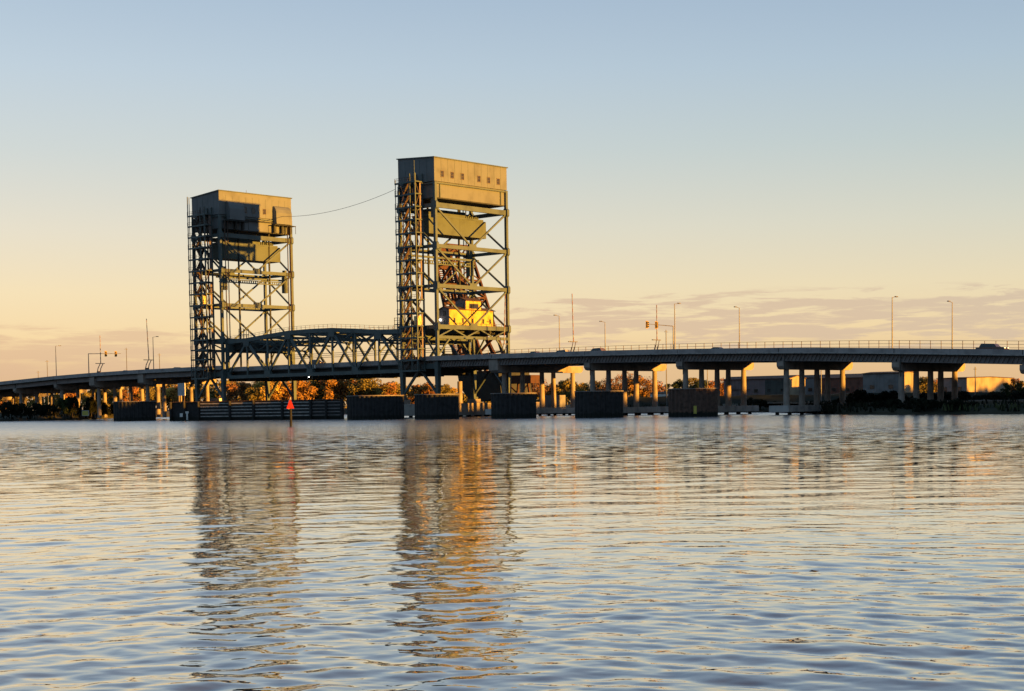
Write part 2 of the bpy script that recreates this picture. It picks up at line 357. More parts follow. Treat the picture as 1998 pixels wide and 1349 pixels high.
    rgh = mathn(t, 'MULTIPLY_ADD', smooth(t, sp.outputs[1], 70, 330), 0.26, 0.012)
    t.links.new(rgh, p.inputs['Roughness']); t.links.new(rgh, p.inputs['Coat Roughness'])
    t.links.new(v5.outputs[0], p.inputs['Normal']); t.links.new(v5.outputs[0], p.inputs['Coat Normal'])
    me.materials.append(m)
    o = bpy.data.objects.new('water', me); C.objects.link(o)
    structure(o, 'rippled river water reflecting the sunset sky')
build_water()

# ------------------------------------------------------------------ land
def shore_land():
    pts = [(900, 60), (500, 95), (330, 110), (205, 125), (150, 165), (128, 225), (108, 262), (91, 279), (75, 297), (67.5, 315), (70, 345), (86, 382), (76, 402), (44, 418), (20, 436), (2, 452), (-12, 492), (-34, 560), (-70, 640),
           (-125, 655), (-150, 560), (-142, 512), (-156, 498), (-175, 488), (-230, 472), (-420, 430), (-900, 380)]
    # refine and wobble the shore line, then step inland rows
    line = []
    for (x0, y0), (x1, y1) in zip(pts[:-1], pts[1:]):
        n = max(2, int(math.hypot(x1 - x0, y1 - y0) / 5))
        for i in range(n): line.append((x0 + (x1 - x0) * i / n, y0 + (y1 - y0) * i / n))
    line.append(pts[-1])
    rr = random.Random(3)
    line = [(x + rr.uniform(-.9, .9), y + rr.uniform(-.9, .9)) for x, y in line]
    rows = [(0, -0.5), (0.9, 0.35), (3, 0.9), (8, 1.5), (20, 2.1), (55, 2.4)]
    v = []; n = len(line)
    for dist, z in rows:
        for i, (x, y) in enumerate(line):
            v.append((x * (1 + dist * 0.0), y + dist, z + (rr.uniform(-.25, .25) if z > 0 else 0)))
    for i, (x, y) in enumerate(line): v.append((x * 1.0, 760, 2.4))
    for i, (x, y) in enumerate(line): v.append((x * 6.0, 6000, 2.4))
    f = []
    for r_ in range(len(rows) + 1):
        for i in range(n - 1):
            a = r_ * n + i; f.append((a, a + 1, a + n + 1, a + n))
    mb = MB(); mb.add(v, f)
    o = mb.build('river_bank', 'ground'); structure(o, 'low dark river bank rising behind the bridge')
    return line
shoreline = shore_land()

# ------------------------------------------------------------------ lift towers
def P(us, d):
    return lambda q, v, z: Vector((us + d * q, v, z))
LEVELS = [59.55, 56.5, 53.3, 50.1, 46.8, 43.4, 40.0, 36.7, 33.4, 30.0, 26.6, 23.3, 20.4, 17.6, 14.8, 12.1]
def lift_tower(name, label, us, d):
    c0 = B(us + d * T / 2, W / 2, 0); off = (us + d * T / 2, W / 2, 0)
    root = thing('lift_tower', label, 'bridge tower', c0, TH)
    p = P(us, d)
    def bl(mb, nm, m, parent=root, lab=None): return mb.build(nm, m, parent, (0, 0, 0) if parent is not root else off, lab)
    # legs: box columns, heavier below the deck
    for q in (0, T):
        for v in (0, W):
            x = us + d * q
            m = MB(); m.box(x - .38, x + .38, v - .36, v + .36, 14.0, 59.2)
            m.bar((x, v, 14.0), (x, v, 5.2), 1.25, 1.25, (1, 0, 0), .95, .95)
            m.box(x - .8, x + .8, v - .8, v + .8, 4.6, 5.2)
            for z in (53.4, H1, H2, H3): m.prism([(x - .8, z - .7), (x, z - 1.5), (x + .8, z - .7), (x + .8, z + .7), (x, z + 1.5), (x - .8, z + .7)], v - .4, v + .4)
            bl(m, 'leg', 'paint')
    mid = lambda a, b: (Vector(a) + Vector(b)) / 2
    # wide faces: struts and V bracing
    for q in (0, T):
        for z, hh in ((53.4, 1.25), (H1, 0.95), (H2, 0.95), (H3, 1.1), (20.3, 0.75)):
            bl(MB().bar(p(q, .4, z), p(q, W - .4, z), .62, hh, (1, 0, 0)), 'strut', 'paint')
        for zt, zb in ((53.4, H1), (H1, H2), (H2, H3)):
            for v0 in (0.35, W - 0.35):
                bl(MB().bar(p(q, v0, zt - .5), p(q, W / 2, zb + .3), .34, .44, (1, 0, 0)), 'brace', 'paint')
            g = MB(); x = us + d * q
            g.prism([(W / 2 - 1.7, zb - .5), (W / 2 + 1.7, zb - .5), (W / 2 + 1.2, zb + 1.1), (W / 2 - 1.2, zb + 1.1)], x - .34, x + .34, 'x')
            bl(g, 'gusset', 'paint')
        # portal lattice between the two lowest struts, knee braces to the legs
        g = MB(); n = 5
        for i in range(n):
            va = .6 + (W - 1.2) * i / n; vb = .6 + (W - 1.2) * (i + 1) / n
            za, zb = (20.5, H3 - .4) if i % 2 == 0 else (H3 - .4, 20.5)
            g.bar(p(q, va, za), p(q, vb, zb), .3, .34, (1, 0, 0))
        bl(g, 'portal_lattice', 'paint')
        for v0, v1 in ((.3, 4.6), (W - .3, W - 4.6)):
            bl(MB().bar(p(q, v0, 15.8), p(q, v1, 20.2), .3, .4, (1, 0, 0)), 'knee_brace', 'paint')
    # narrow faces
    for v in (0, W):
        for z, hh in ((53.4, 1.0), (H1, 0.8), (H2, 0.8), (H3, 0.9), (13.0, 1.3)):
            bl(MB().bar(p(.42, v, z), p(T - .42, v, z), .5, hh, (0, 1, 0)), 'strut', 'paint')
        for zt, zb in ((53.4, H1), (H1, H2), (H2, H3)):
            a, b = (p(.3, v, zt - .4), p(T - .3, v, zb + .3)) if d > 0 else (p(T - .3, v, zt - .4), p(.3, v, zb + .3))
            bl(MB().bar(a, b, .3, .45, (0, 1, 0)), 'brace', 'paint')
        for q0 in (0.5, T - .5):
            bl(MB().bar(p(T / 2, v, 12.4), p(q0, v, 6.2), .5, .6, (0, 1, 0)), 'lower_brace', 'paint')
        for q0, q1 in ((.3, 5.5), (T - .3, T - 5.5)):
            bl(MB().bar(p(q0, v, 15.2), p(q1, v, H3 - .6), .28, .4, (0, 1, 0)), 'brace', 'paint')
    # machinery room
    g = MB()
    def zx(q, z): return (us + d * q, z)
    g.prism([zx(-.15, 59.35), zx(T + .15, 59.35), zx(T + .15, HL), zx(-.15, HH)], -.25, W + .25)
    room = bl(g, 'machinery_room', 'house')
    def rb(mb, nm, m): return mb.build(nm, m, room, off)      # sub-part: same frame as the room's own mesh
    for o_ in (room,): pass
    def sub(mb, nm, m, par): return mb.build(nm, m, par, off)
    g = MB(); xa_, xb_ = sorted((us - d * .15, us + d * (T + .15)))
    for i in range(1, 11):
        v = -.25 + (W + .5) * i / 11; g.box(xa_ - .03, xb_ + .03, v - .035, v + .035, 59.5, HL - .1)
    for i in range(1, 5):
        x = xa_ + (xb_ - xa_) * i / 5; g.box(x - .035, x + .035, -.28, W + .28, 59.5, HL - .1)
    sub(g, 'panel_seam', 'paint', room)
    g = MB(); g.prism([zx(-.45, HH - .02), zx(T + .45, HL - .02), zx(T + .45, HL + .22), zx(-.45, HH + .22)], -.55, W + .55)
    sub(g, 'roof', 'paint', room)
    g = MB(); x0, x1 = sorted((us + d * .25, us + d * (T - .25))); g.box(x0, x1, .28, W - .28, HB, 59.3)
    bl(g, 'lower_casing', 'house')
    g = MB(); x0, x1 = sorted((us - d * .3, us + d * (T + .3)))
    g.box(x0, x1, -.34, W + .34, 58.75, 59.05)
    bl(g, 'ledge', 'paint')
    for q in (.12, T - .12):
        for v in (1.9, W - 1.9):
            g = MB(); g.box(us + d * q - .12, us + d * q + .12, v - .14, v + .14, HB + .02, 58.7); bl(g, 'pilaster', 'paint')
    g = MB(); g.box(x0 + .6, x1 - .6, .1, W - .1, HB - .28, HB - .02)
    bl(g, 'floor_frame', 'dark')
    wf = T + .15 if d > 0 else -.15                            # the face that looks towards the right bank
    xf = us + d * wf
    vs_ = (2.52, 6.1, 9.8, 15.9, 19.5, 23.2) if d > 0 else (9.2, 12.2, 16.3)
    for v in vs_:
        g = MB(); zc = 61.3
        g.box(xf - .05, xf + .07, v - .62, v - .45, zc - .85, zc + .85); g.box(xf - .05, xf + .07, v + .45, v + .62, zc - .85, zc + .85)
        g.box(xf - .05, xf + .068, v - .45, v + .45, zc + .7, zc + .85); g.box(xf - .05, xf + .068, v - .45, v + .45, zc - .85, zc - .7)
        g.box(xf - .05, xf + .06, v - .04, v + .04, zc - .7, zc + .7); g.box(xf - .05, xf + .055, v - .45, v - .04, zc - .03, zc + .03); g.box(xf - .05, xf + .055, v + .04, v + .45, zc - .03, zc + .03)
        w_ = bl(g, 'window', 'frame')
        MB().box(xf - .04, xf + .025, v - .44, v + .44, zc - .69, zc + .69).build('pane', 'glass', w_, off)
    # counterweight hanging inside the tower, its spreader beam and guides
    xa, xb = sorted((us + d * 2.0, us + d * 7.9))
    cw = bl(MB().box(xa, xb, 2.6, 23.7, 46.9, 51.3), 'counterweight', 'weight')
    sub(MB().box(xa - .12, xb + .12, 2.4, 22.6, 51.3, 51.75), 'top_flange', 'paint', cw)
    g = MB(); g.box(xa + 1.0, xb - 1.0, 3.6, 17.0, 51.75, 53.3)
    for i in range(7): g.box(xb - 1.6, xb - 1.1, 17.4 + i * .7, 17.8 + i * .7, 51.75, 52.4 + .5 * (i % 2))
    sub(g, 'spreader_beam', 'weight', cw)
    for v in (5.0, 9.0, 17.0, 21.0):
        g = MB()
        for x in ((xa + xb) / 2 - .09, (xa + xb) / 2 + .09): g.tube((x, v, 51.8), (x, v, HB), .09, n=6)
        sub(g, 'hanger_rope', 'dark', cw)
    # lift ropes from the span-side sheaves down to the lift span
    for v in (1.0, 2.0, 24.2, 25.2):
        g = MB()
        for dx in (-.13, .13): g.tube((us - d * .95 + dx, v, 23.2), (us - d * .95 + dx, v, 57.6), .075, n=6)
        bl(g, 'lift_rope', 'stair')
    g = MB()
    for v in (8.0, 19.4): g = MB().bar(p(2.0, v, H2 if d > 0 else 14.6), p(2.0, v, HB), .4, .4, (1, 0, 0)); bl(g, 'guide_rail', 'dark')
    # inner maintenance walk with perforated channel at mid height
    g = MB(); z = H1 - 1.7
    g.bar(p(3.0, .5, z), p(3.0, W - .5, z), .4, .5, (1, 0, 0)); g.bar(p(1.6, .5, z - 1.5), p(1.6, W - .5, z - 1.5), .3, .3, (1, 0, 0)); g.bar(p(1.6, .5, z - .7), p(1.6, W - .5, z - .7), .28, .25, (1, 0, 0))
    for i in range(32): v = 1.0 + i * .8; g.bar(p(1.6, v, z - 1.5), p(1.6, v, z - .7), .16, .3, (1, 0, 0))
    bl(g, 'inner_walkway', 'paint')
    for v in (1.9, W - 1.9):
        g = MB(); x = us + d * 1.0; g.box(x - .7, x + .7, v - .6, v + .6, 37.6, 42.4); g.box(x - .5, x + .5, v - .45, v + .45, 42.4, 44.4)
        bl(g, 'rope_guide_box', 'weight')
    if d < 0:
        # rounded sheave hoods on the span face of this tower, with a small platform under each
        for va, vb in ((2.3, 7.7), (19.5, 25.4)):
            xs = us + .15
            prof = [(xs, 63.3), (xs + .8, 62.9), (xs + 1.3, 62.2), (xs + 1.6, 61.2), (xs + 1.7, 57.9), (xs, 57.9)]
            h = bl(MB().prism(prof, va, vb), 'sheave_hood', 'house')
            g = MB(); g.box(us, us + 2.5, va - 1.2, vb + .9, 57.4, 57.6)
            for i in range(6): v = va - 1.1 + i * (vb - va + 1.9) / 5; g.box(us + 2.35, us + 2.45, v - .05, v + .05, 55.2, 57.4)
            for i in range(3): v = va + i * (vb - va) / 2; g.box(us + .3, us + .9, v - .3, v + .3, 55.3, 57.4)
            sub(g, 'hanging_platform', 'dark', h)
        bl(MB().box(us - .1, us + .45, 8.4, 19.2, 58.1, 58.35), 'cornice', 'dark')
        bl(MB().tube(p(6, 14.5, 65.6), p(6, 14.5, 68.2), .09, .05, 6), 'antenna', 'pole')
    # stair tower on the near face
    q0, q1 = (2.95, 8.8) if d > 0 else (3.3, 9.2)
    ua, ub = sorted((us + d * q0, us + d * q1))
    g = MB()
    zt_ = 61.5
    for u in (ua, ub - 2.0, ub):
        for v in (-3.0, -.55): g.box(u - .17, u + .17, v - .17, v + .17, 11.6, zt_ if u > ua + .1 else 59.6)
    g.box(ua - 1.35, ua - 1.2, -3.1, -2.95, 12.0, 60.4 if d > 0 else 64.9)
    if d < 0:
        g.box(ua - 1.95, ua - 1.75, -3.3, -3.1, 12.0, 65.1)
    g.box(ub - .2, ub + .1, -3.25, -3.12, 58.5, 64.6) if d > 0 else None
    st_root = bl(g, 'stair_tower', 'paint')
    dl, dr = 1.25, .35
    if d < 0: dl = 2.0
    for k, z in enumerate(LEVELS):
        g = MB(); g.box(ua - dl, ub + dr, -3.35, -2.95, z - .42, z); g.box(ua - .5, ub + dr, -.9, -.5, z - .4, z - .02); g.box(ub - .1, ub + dr + .02, -2.95, -.9, z - .28, z - .01)
        g.box(ua - .6, ua + 1.3, -2.95, -.9, z - .15, z - .03)
        g.box(ub - 3.2, ub - .1, -2.95, -.9, z - .15, z - .03)
        sub(g, 'platform', 'paint', st_root)
        g = MB()
        for h_ in (.55, 1.05):
            g.box(ua - dl, ub + dr, -3.36, -3.3, z + h_ - .035, z + h_ + .035)
        for i in range(9): x = ua - dl + .05 + i * (ub + dr - ua + dl - .1) / 8; g.box(x - .035, x + .035, -3.355, -3.305, z, z + 1.05)
        sub(g, 'handrail', 'stair', st_root)
        if k > 0:
            zu = LEVELS[k - 1]
            g = MB(); x0_, x1_ = ua + .8, ub - 2.6
            a, b = (x0_, x1_)
            if k % 2 == 0 and d < 0: a, b = b, a
            g.bar((a, -2.3, z), (b, -2.3, zu), .9, .24, (0, 1, 0)); g.bar((a, -2.78, z + .9), (b, -2.78, zu + .9), .07, .1, (0, 1, 0))
            if k % 3 != 0: g.bar((b, -1.3, (z)), (a, -1.3, zu), .8, .26, (0, 1, 0))
            sub(g, 'stair_flight', 'stair', st_root)
    # hoist shaft panels at the inner end, some missing, one cabinet with a sun glint put into its yellow colour
    for k in range(len(LEVELS) - 2):
        z0, z1 = LEVELS[k + 1], LEVELS[k]
        if k in (5, 9): continue
        sub(MB().box(ub - .05, ub + .08, -1.5, -.35, z0 + .05, z1 - .35), 'shaft_panel', 'screen', st_root)
    g = MB()
    for k in range(len(LEVELS) - 1):
        z0, z1 = LEVELS[k + 1], LEVELS[k]
        a, b = (-2.9, -1.6) if k % 2 else (-1.6, -2.9)
        g.bar((ub, a, z0), (ub, b, z1 - .2), .1, .14, (1, 0, 0))
        g.bar((ua + .2, -3.02, z0 if k % 2 else z1 - .3), (ua + 1.7, -3.02, z1 - .3 if k % 2 else z0), .1, .12, (0, 1, 0))
    sub(g, 'cross_bracing', 'stair', st_root)
    zc = 33.5 if d < 0 else 23.3
    xc = ua + 3.6 if d < 0 else ub - .5
    sub(MB().box(xc - 1.0, xc + .5, -2.7, -1.3, zc + .1, zc + 2.4), 'control_cabinet', 'gold', st_root)
    # dark lower plates where the counterweight guide housings close the near face
    g = MB(); x = us + d * (T - 1.1) if d > 0 else us - 1.0
    g.box(x - .75, x + .75, .3, .8, 50.4, 55.35)
    if d < 0: g.box(x - .7, x + .7, .35, .75, 46.0, 49.9)
    bl(g, 'guide_housing', 'paint')
    return root, off
# parts under a part keep that part's frame: every mesh of a tower is written relative to the tower's base
tw_r, _ = lift_tower('r', 'tall green lift bridge tower nearer the middle, six windows in its machinery room', US, 1)
tw_l, _ = lift_tower('l', 'green lift bridge tower at the left with rounded sheave hoods in partial shadow', UL, -1)
for tw in (tw_r, tw_l):
    for part in tw.children:
        for s_ in part.children: s_.location = (0, 0, 0)

def tower_pier(us, d, label):
    u0, u1 = sorted((us - d * 2.2, us + d * (T + 2.2)))
    r = bthing('tower_pier', label, 'bridge pier', (u0 + u1) / 2, W / 2); off = ((u0 + u1) / 2, W / 2, 0)
    MB().box(u0, u1, -2.0, W + 8, .45, 3.5).build('pile_cap', 'concrete', r, off)
    g = MB()
    for i in range(5):
        for v in (0, 7, 14, 21, 28): g.tube((u0 + 1.2 + i * (u1 - u0 - 2.4) / 4, v, -2), (u0 + 1.2 + i * (u1 - u0 - 2.4) / 4, v, .46), .5, n=8)
    g.build('pile', 'tar', r, off)
    for q in (0, T):
        for v in (0, W):
            x = us + d * q; MB().box(x - 1.3, x + 1.3, v - 1.3, v + 1.3, 3.5, 4.6).build('pedestal', 'concrete', r, off)
    if d > 0:
        v = 32.0; uu = u_at(897.5, v, 6)
        MB().tube((uu, v, 3.5), (uu, v, 9.6), .68, n=20).build('column', 'concrete', r, off, smooth_=False)
tower_pier(US, 1, 'concrete pier with piles under the tower nearer the middle')
tower_pier(UL, -1, 'concrete pier with piles under the left tower')

# ------------------------------------------------------------------ lift span
def lift_span():
    ua, ub = UL + .7, US - .7; n = 8; off = ((ua + ub) / 2, W / 2, 0)
    r = bthing('lift_span', 'green steel truss lift span between the two towers', 'bridge span', off[0], off[1])
    us_ = [ua + (ub - ua) * i / n for i in range(n + 1)]
    zt_ = [22.9, 23.1, 23.8, 24.4, 24.5, 24.4, 23.8, 23.1, 22.9]
    zb = 12.1
    for v in (1.1, W - 1.1):
        g = MB()
        for i in range(n): g.bar((us_[i], v, zt_[i] - .55), (us_[i + 1], v, zt_[i + 1] - .55), .8, 1.15, (0, 1, 0))
        tr = g.build('truss', 'paint', r, off)
        g = MB().bar((us_[0] - .4, v, zb), (us_[-1] + .4, v, zb), .85, .95, (0, 1, 0)); g.build('bottom_chord', 'paint', tr, off)
        for i in range(n + 1):
            w_ = .95 if i in (0, n) else .5
            g = MB().bar((us_[i], v, zb), (us_[i], v, zt_[i] - .9), w_, .42 if w_ < .9 else .8, (1, 0, 0)); g.build('post', 'paint', tr, off)
            g = MB(); z = zb if i % 2 == 0 else zt_[i] - .9; s_ = 1 if i % 2 == 0 else -1
            g.prism([(us_[i] - 1.5, z - .2 * s_), (us_[i] + 1.5, z - .2 * s_), (us_[i] + 1.1, z + 1.5 * s_), (us_[i] - 1.1, z + 1.5 * s_)], v - .44, v + .44)
            g.build('gusset', 'paint', tr, off)
        for i in range(n):
            a, b = ((us_[i], zb + .3), (us_[i + 1], zt_[i + 1] - 1)) if i % 2 == 0 else ((us_[i], zt_[i] - 1), (us_[i + 1], zb + .3))
            g = MB().bar((a[0], v, a[1]), (b[0], v, b[1]), .46, .62, (0, 1, 0)); g.build('diagonal', 'paint', tr, off)
        g = MB()
        for i in range(n):
            for h_ in (.55, 1.05): g.bar((us_[i], v, zt_[i] + h_), (us_[i + 1], v, zt_[i + 1] + h_), .05, .06, (0, 1, 0))
            for k in range(5):
                f = k / 5; u = us_[i] + (us_[i + 1] - us_[i]) * f; z = zt_[i] + (zt_[i + 1] - zt_[i]) * f; g.box(u - .04, u + .04, v - .03, v + .03, z, z + 1.08)
        g.build('handrail', 'rail', tr, off)
    for i in range(n + 1):
        u = us_[i]; g = MB()
        g.bar((u, 1.5, zt_[i] - .8), (u, W - 1.5, zt_[i] - .8), .4, .7, (1, 0, 0))
        dp = 3.4 if i in (0, 1, n - 1, n) else 2.9
        g.bar((u, 1.5, zt_[i] - dp), (u, W - 1.5, zt_[i] - dp), .35, .5, (1, 0, 0))
        m_ = 6
        for k in range(m_):
            v0, v1 = 1.5 + (W - 3) * k / m_, 1.5 + (W - 3) * (k + 1) / m_
            z0, z1 = (zt_[i] - dp, zt_[i] - .9) if k % 2 else (zt_[i] - .9, zt_[i] - dp)
            g.bar((u, v0, z0), (u, v1, z1), .26, .3, (1, 0, 0))
        for v0, v1 in ((1.5, 4.2), (W - 1.5, W - 4.2)): g.bar((u, v0, zt_[i] - dp - 2.4), (u, v1, zt_[i] - dp), .24, .4, (1, 0, 0))
        g.build('sway_frame', 'paint', r, off)
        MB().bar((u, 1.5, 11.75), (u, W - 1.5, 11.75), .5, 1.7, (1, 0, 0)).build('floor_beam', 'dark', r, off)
    for i in range(n):
        g = MB(); z0, z1 = zt_[i] - 1.2, zt_[i + 1] - 1.2
        g.bar((us_[i], 1.5, z0), (us_[i + 1], W - 1.5, z1), .32, .3); g.bar((us_[i], W - 1.5, z0 + .31), (us_[i + 1], 1.5, z1 + .31), .32, .28)
        g.build('top_lateral', 'paint', r, off)
    # lifting girders closing both ends
    for i, j in ((0, 1), (n, n - 1)):
        g = MB(); x0_, x1_ = sorted((us_[i], us_[j])); s_ = 1 if i == 0 else -1
        g.box(us_[i] - .35, us_[i] + .35, 1.6, W - 1.6, 19.4, 22.4); g.build('lifting_girder', 'paint', r, off)
        g = MB().box(min(us_[i] + s_ * .5, us_[i] + s_ * 3.6), max(us_[i] + s_ * .5, us_[i] + s_ * 3.6), 3.2, W - 3.2, 20.1, 22.3); g.build('lock_machinery', 'dark', r, off)
        g = MB(); x = us_[i] + s_ * (7.5 if i == 0 else 1.5); g.box(x - 1.2, x + 1.2, .4, 2.4, 24.05, 24.2)
        for dx in (-1.1, 0, 1.1):
            for dv in (.5, 2.3): g.box(x + dx - .06, x + dx + .06, dv - .06, dv + .06, 22.9, 25.9)
        g.box(x - 1.2, x + 1.2, .44, .5, 25.1, 25.2); g.box(x - 1.2, x + 1.2, .44, .5, 25.75, 25.85)
        g.build('service_platform', 'paint', r, off)
    g = MB()
    for z in (17.55, 18.1, 18.7): g.box(ua + .5, ub - .5, W - 3.4, W - 3.3, z, z + .12)
    g.build('utility_line', 'dark', r, off)
    g = MB().box(ua - .9, ub + .9, 2.0, W - 2.0, 13.55, 13.85); g.build('deck', 'asphalt', r, off)
    g = MB()
    for i in range(7): v = 3.2 + i * 3.3; g.box(ua, ub, v - .2, v + .2, 12.62, 13.53)
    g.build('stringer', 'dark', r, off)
    for v in (2.2, W - 2.5):
        MB().box(ua - .8, ub + .8, v, v + .3, 13.86, 15.05).build('parapet', 'parapet', r, off)
    for u, v in ((u_at(600, 0, 12), .45),):
        MB().box(u - .12, u + .12, v - .1, v + .12, 11.2, 11.42).build('navigation_light', 'nav_white', r, off)
    g = MB(); u = u_at(617, 1, 14); g.box(u - .2, u + .2, .45, .6, 13.7, 14.6); g.build('small_sign', 'white', r, off)
lift_span()

# ------------------------------------------------------------------ approaches
PU = [-340, -300, -260, -215, -180, -157, -130, -102, -50, 0, 33, 50, 72, 93, 111, 127, 145, 154.5, 175, 200, 230]
PZ = [8.6, 10.3, 11.9, 13.45, 14.6, 15.1, 15.4, 15.5, 15.55, 15.5, 15.25, 15.05, 14.7, 14.2, 13.65, 13.0, 12.2, 11.75, 10.8, 9.6, 8.2]
def zt(u): return float(np.interp(u, PU, PZ))
def road(u): return zt(u) - 0.95
def strip(u0, u1, v0, v1, da, db, step=6.0):
    n = max(1, int(abs(u1 - u0) / step)); m = MB(); vs_ = []; fs = []
    for i in range(n + 1):
        u = u0 + (u1 - u0) * i / n; z = zt(u)
        vs_ += [(u, v0, z + da), (u, v1, z + da), (u, v1, z + db), (u, v0, z + db)]
    for i in range(n):
        a = 4 * i
        for k in range(4): fs.append((a + k, a + (k + 1) % 4, a + 4 + (k + 1) % 4, a + 4 + k))
    fs += [(0, 1, 2, 3), (4 * n + 3, 4 * n + 2, 4 * n + 1, 4 * n)]
    return m.add(vs_, fs)
DW = 28.2
def pier(root, off, u, tall=False, vend=None, bend=False, on_land=False, cols=None):
    z = zt(u) - 2.78; ve = vend or 28.0
    g = MB()
    bot = z - 1.7
    # cap: rounded hammerhead ends
    prof = [(0, z), (0, bot + .75), (.5, bot + .15), (1.3, bot), (ve - 1.3, bot), (ve - .5, bot + .15), (ve, bot + .75), (ve, z)]
    g.prism(prof, u - .85, u + .85, 'x')
    if tall: g.prism([(-.25, zt(u) - 1.12), (-.25, z - 1.2), (.5, z - 1.75), (3.4, z - 1.9), (3.4, z + .04), (.7, zt(u) - 1.12)], u - 1.3, u + 1.6, 'x')
    p_ = g.build('pier', 'concrete', root, off)
    zf = 2.0
    for v in (cols or (2.4, 8.4, 14.4, 18.8, ve - 3.0)):
        g = MB().tube((u, v, zf - .05 if not on_land else 0.5), (u, v, bot + .05), .70, .56, 14)
        g.build('column', 'concrete', p_, off)
    if not on_land:
        g = MB().box(u - 2.4, u + 2.4, -.6, ve - .4, .62, 1.95); g.build('footing', 'footing', p_, off)
        g = MB()
        for i in range(6):
            v = 1.2 + i * (ve - 4) / 5
            for du in (-1.5, 1.5): g.tube((u + du, v, -2), (u + du, v, .63), .42, n=8)
        g.build('pile', 'tar', p_, off)
def approach(label, u0, u1, piers, fence, offu):
    off = (offu, W / 2, 0)
    r = bthing('approach_viaduct', label, 'viaduct', offu, W / 2)
    strip(u0, u1, -.55, DW, -1.32, -.97).build('deck', 'asphalt', r, off)
    for v0 in (-.6, DW - .25):
        p_ = strip(u0, u1, v0, v0 + .3, -.95, 0).build('parapet', 'parapet', r, off)
        strip(u0, u1, v0 - .14, v0 + .42, -1.14, -.96).build('parapet_ledge', 'wale', p_, off)
    for k, v in enumerate((.5, 6.0, 11.5, 17.0, 22.5, 27.2)):
        gd = strip(u0, u1, v - .06, v + .06, -2.62, -1.32).build('girder', 'girder', r, off)
        strip(u0, u1, v - .28, v + .28, -2.74, -2.62).build('bottom_flange', 'girder', gd, off)
        if k == 0:
            g = MB(); u = min(u0, u1) + .6
            while u < max(u0, u1) - .6 and fence:
                z = zt(u); g.bar((u + .38, v - .17, z - 1.34), (u - .3, v - .17, z - 2.6), .2, .26, (0, 1, 0)); u += .92
            if g.v: g.build('web_bracket', 'girder', gd, off)
    for a in piers:
        pier(r, off, **a); up = a['u']
        for k, v in enumerate((.5, 6.0, 11.5, 17.0, 22.5, 27.2)):
            MB().box(up - .45, up + .45, v - .3, v + .3, zt(up) - 2.79, zt(up) - 2.735).build('bearing', 'dark', r, off)
        MB().box(up - .07, up + .07, -.62, -.585, zt(up) - 1.0, zt(up) - .02).build('parapet_joint', 'dark', r, off)
        MB().box(up - .09, up + .09, .30, .44, zt(up) - 2.6, zt(up) - 1.34).build('girder_joint', 'dark', r, off)
        if fence and not a.get('tall'): MB().tube((up + 1.3, -.3, zt(up) - 5.6), (up + 1.3, -.3, zt(up) - 1.3), .09, n=8).build('drain_pipe', 'dark', r, off)
    if fence:
        g = MB()
        for h_ in (.65, 1.35, 2.05): 
            n = 40
            for i in range(n):
                a = u0 + (u1 - u0) * i / n; b = u0 + (u1 - u0) * (i + 1) / n
                g.bar((a, DW + .0, zt(a) + h_), (b, DW + .0, zt(b) + h_), .06, .075, (0, 1, 0))
        u = u0 + 1
        while u < u1:
            g.box(u - .05, u + .05, DW - .05, DW + .05, zt(u), zt(u) + 2.08); u += 2.45
        g.build('pedestrian_railing', 'rail', r, off)
    return r
approach('long concrete and steel road viaduct running from the middle tower to the right edge', US + .3, 215,
         [dict(u=19.3, tall=True, vend=33.0, cols=(3.8, 10.5, 17.8, 22.2, 29.8)), dict(u=48.9, vend=29.4, cols=(2.1, 8.0, 14.0, 18.5, 25.8)), dict(u=75.3), dict(u=101.3), dict(u=127.9, on_land=True), dict(u=154.2, on_land=True), dict(u=180.5, on_land=True), dict(u=206, on_land=True)], True, 60)
approach('concrete road viaduct descending from the left tower to the left edge', -330, UL - .3,
         [dict(u=-131.0, tall=True, on_land=True), dict(u=-158.4, tall=True, on_land=True), dict(u=-180.6, on_land=True), dict(u=-206.9, on_land=True), dict(u=-233, on_land=True), dict(u=-259, on_land=True)], False, -180)

# ------------------------------------------------------------------ protection cells and timber fender in the river
def cell(px, D, r_, top, label, m='tar'):
    x = X_at(px, D + 0, 2); r = thing('protection_cell', label, 'mooring dolphin', (x, D + r_, 0), 0, None)
    n = int(2 * math.pi * r_ / .28); g = MB(); P_ = []
    for i in range(n):
        a = 2 * math.pi * i / n; rr = r_ - (.22 if (i // 2) % 2 else 0); P_.append((rr * math.cos(a), rr * math.sin(a)))
    g.prism(P_, -1.5, top - .2, 'z'); g.build('sheet_pile_wall', m, r)
    g = MB(); g.prism([((r_ + .1) * math.cos(i * math.pi / 24), (r_ + .1) * math.sin(i * math.pi / 24)) for i in range(48)], top - .19, top, 'z'); g.build('cap', 'girder', r)
    return r
cell(253, 424, 5.75, 5.4, 'dark round protection cell under the left road viaduct')
cell(728, 356, 6.7, 5.6, 'widest dark protection cell, between the timber fender and the middle tower')
cell(850, 345, 5.0, 5.6, 'dark protection cell in front of the base of the middle tower')
cell(1002.5, 333, 4.95, 5.5, 'dark protection cell beside the wide first viaduct pier right of the middle tower')
c_ = cell(1171.5, 321, 5.1, 5.6, 'dark streaked protection cell in front of the second viaduct pier')
c2_ = cell(1358, 311, 5.05, 5.75, 'brown timber protection cell with a sunlit patch, rightmost in the river', 'timber')
g = MB(); g.box(-.5, .1, -5.35, -5.1, .6, 2.2); g.build('ladder', 'signyellow', c2_)
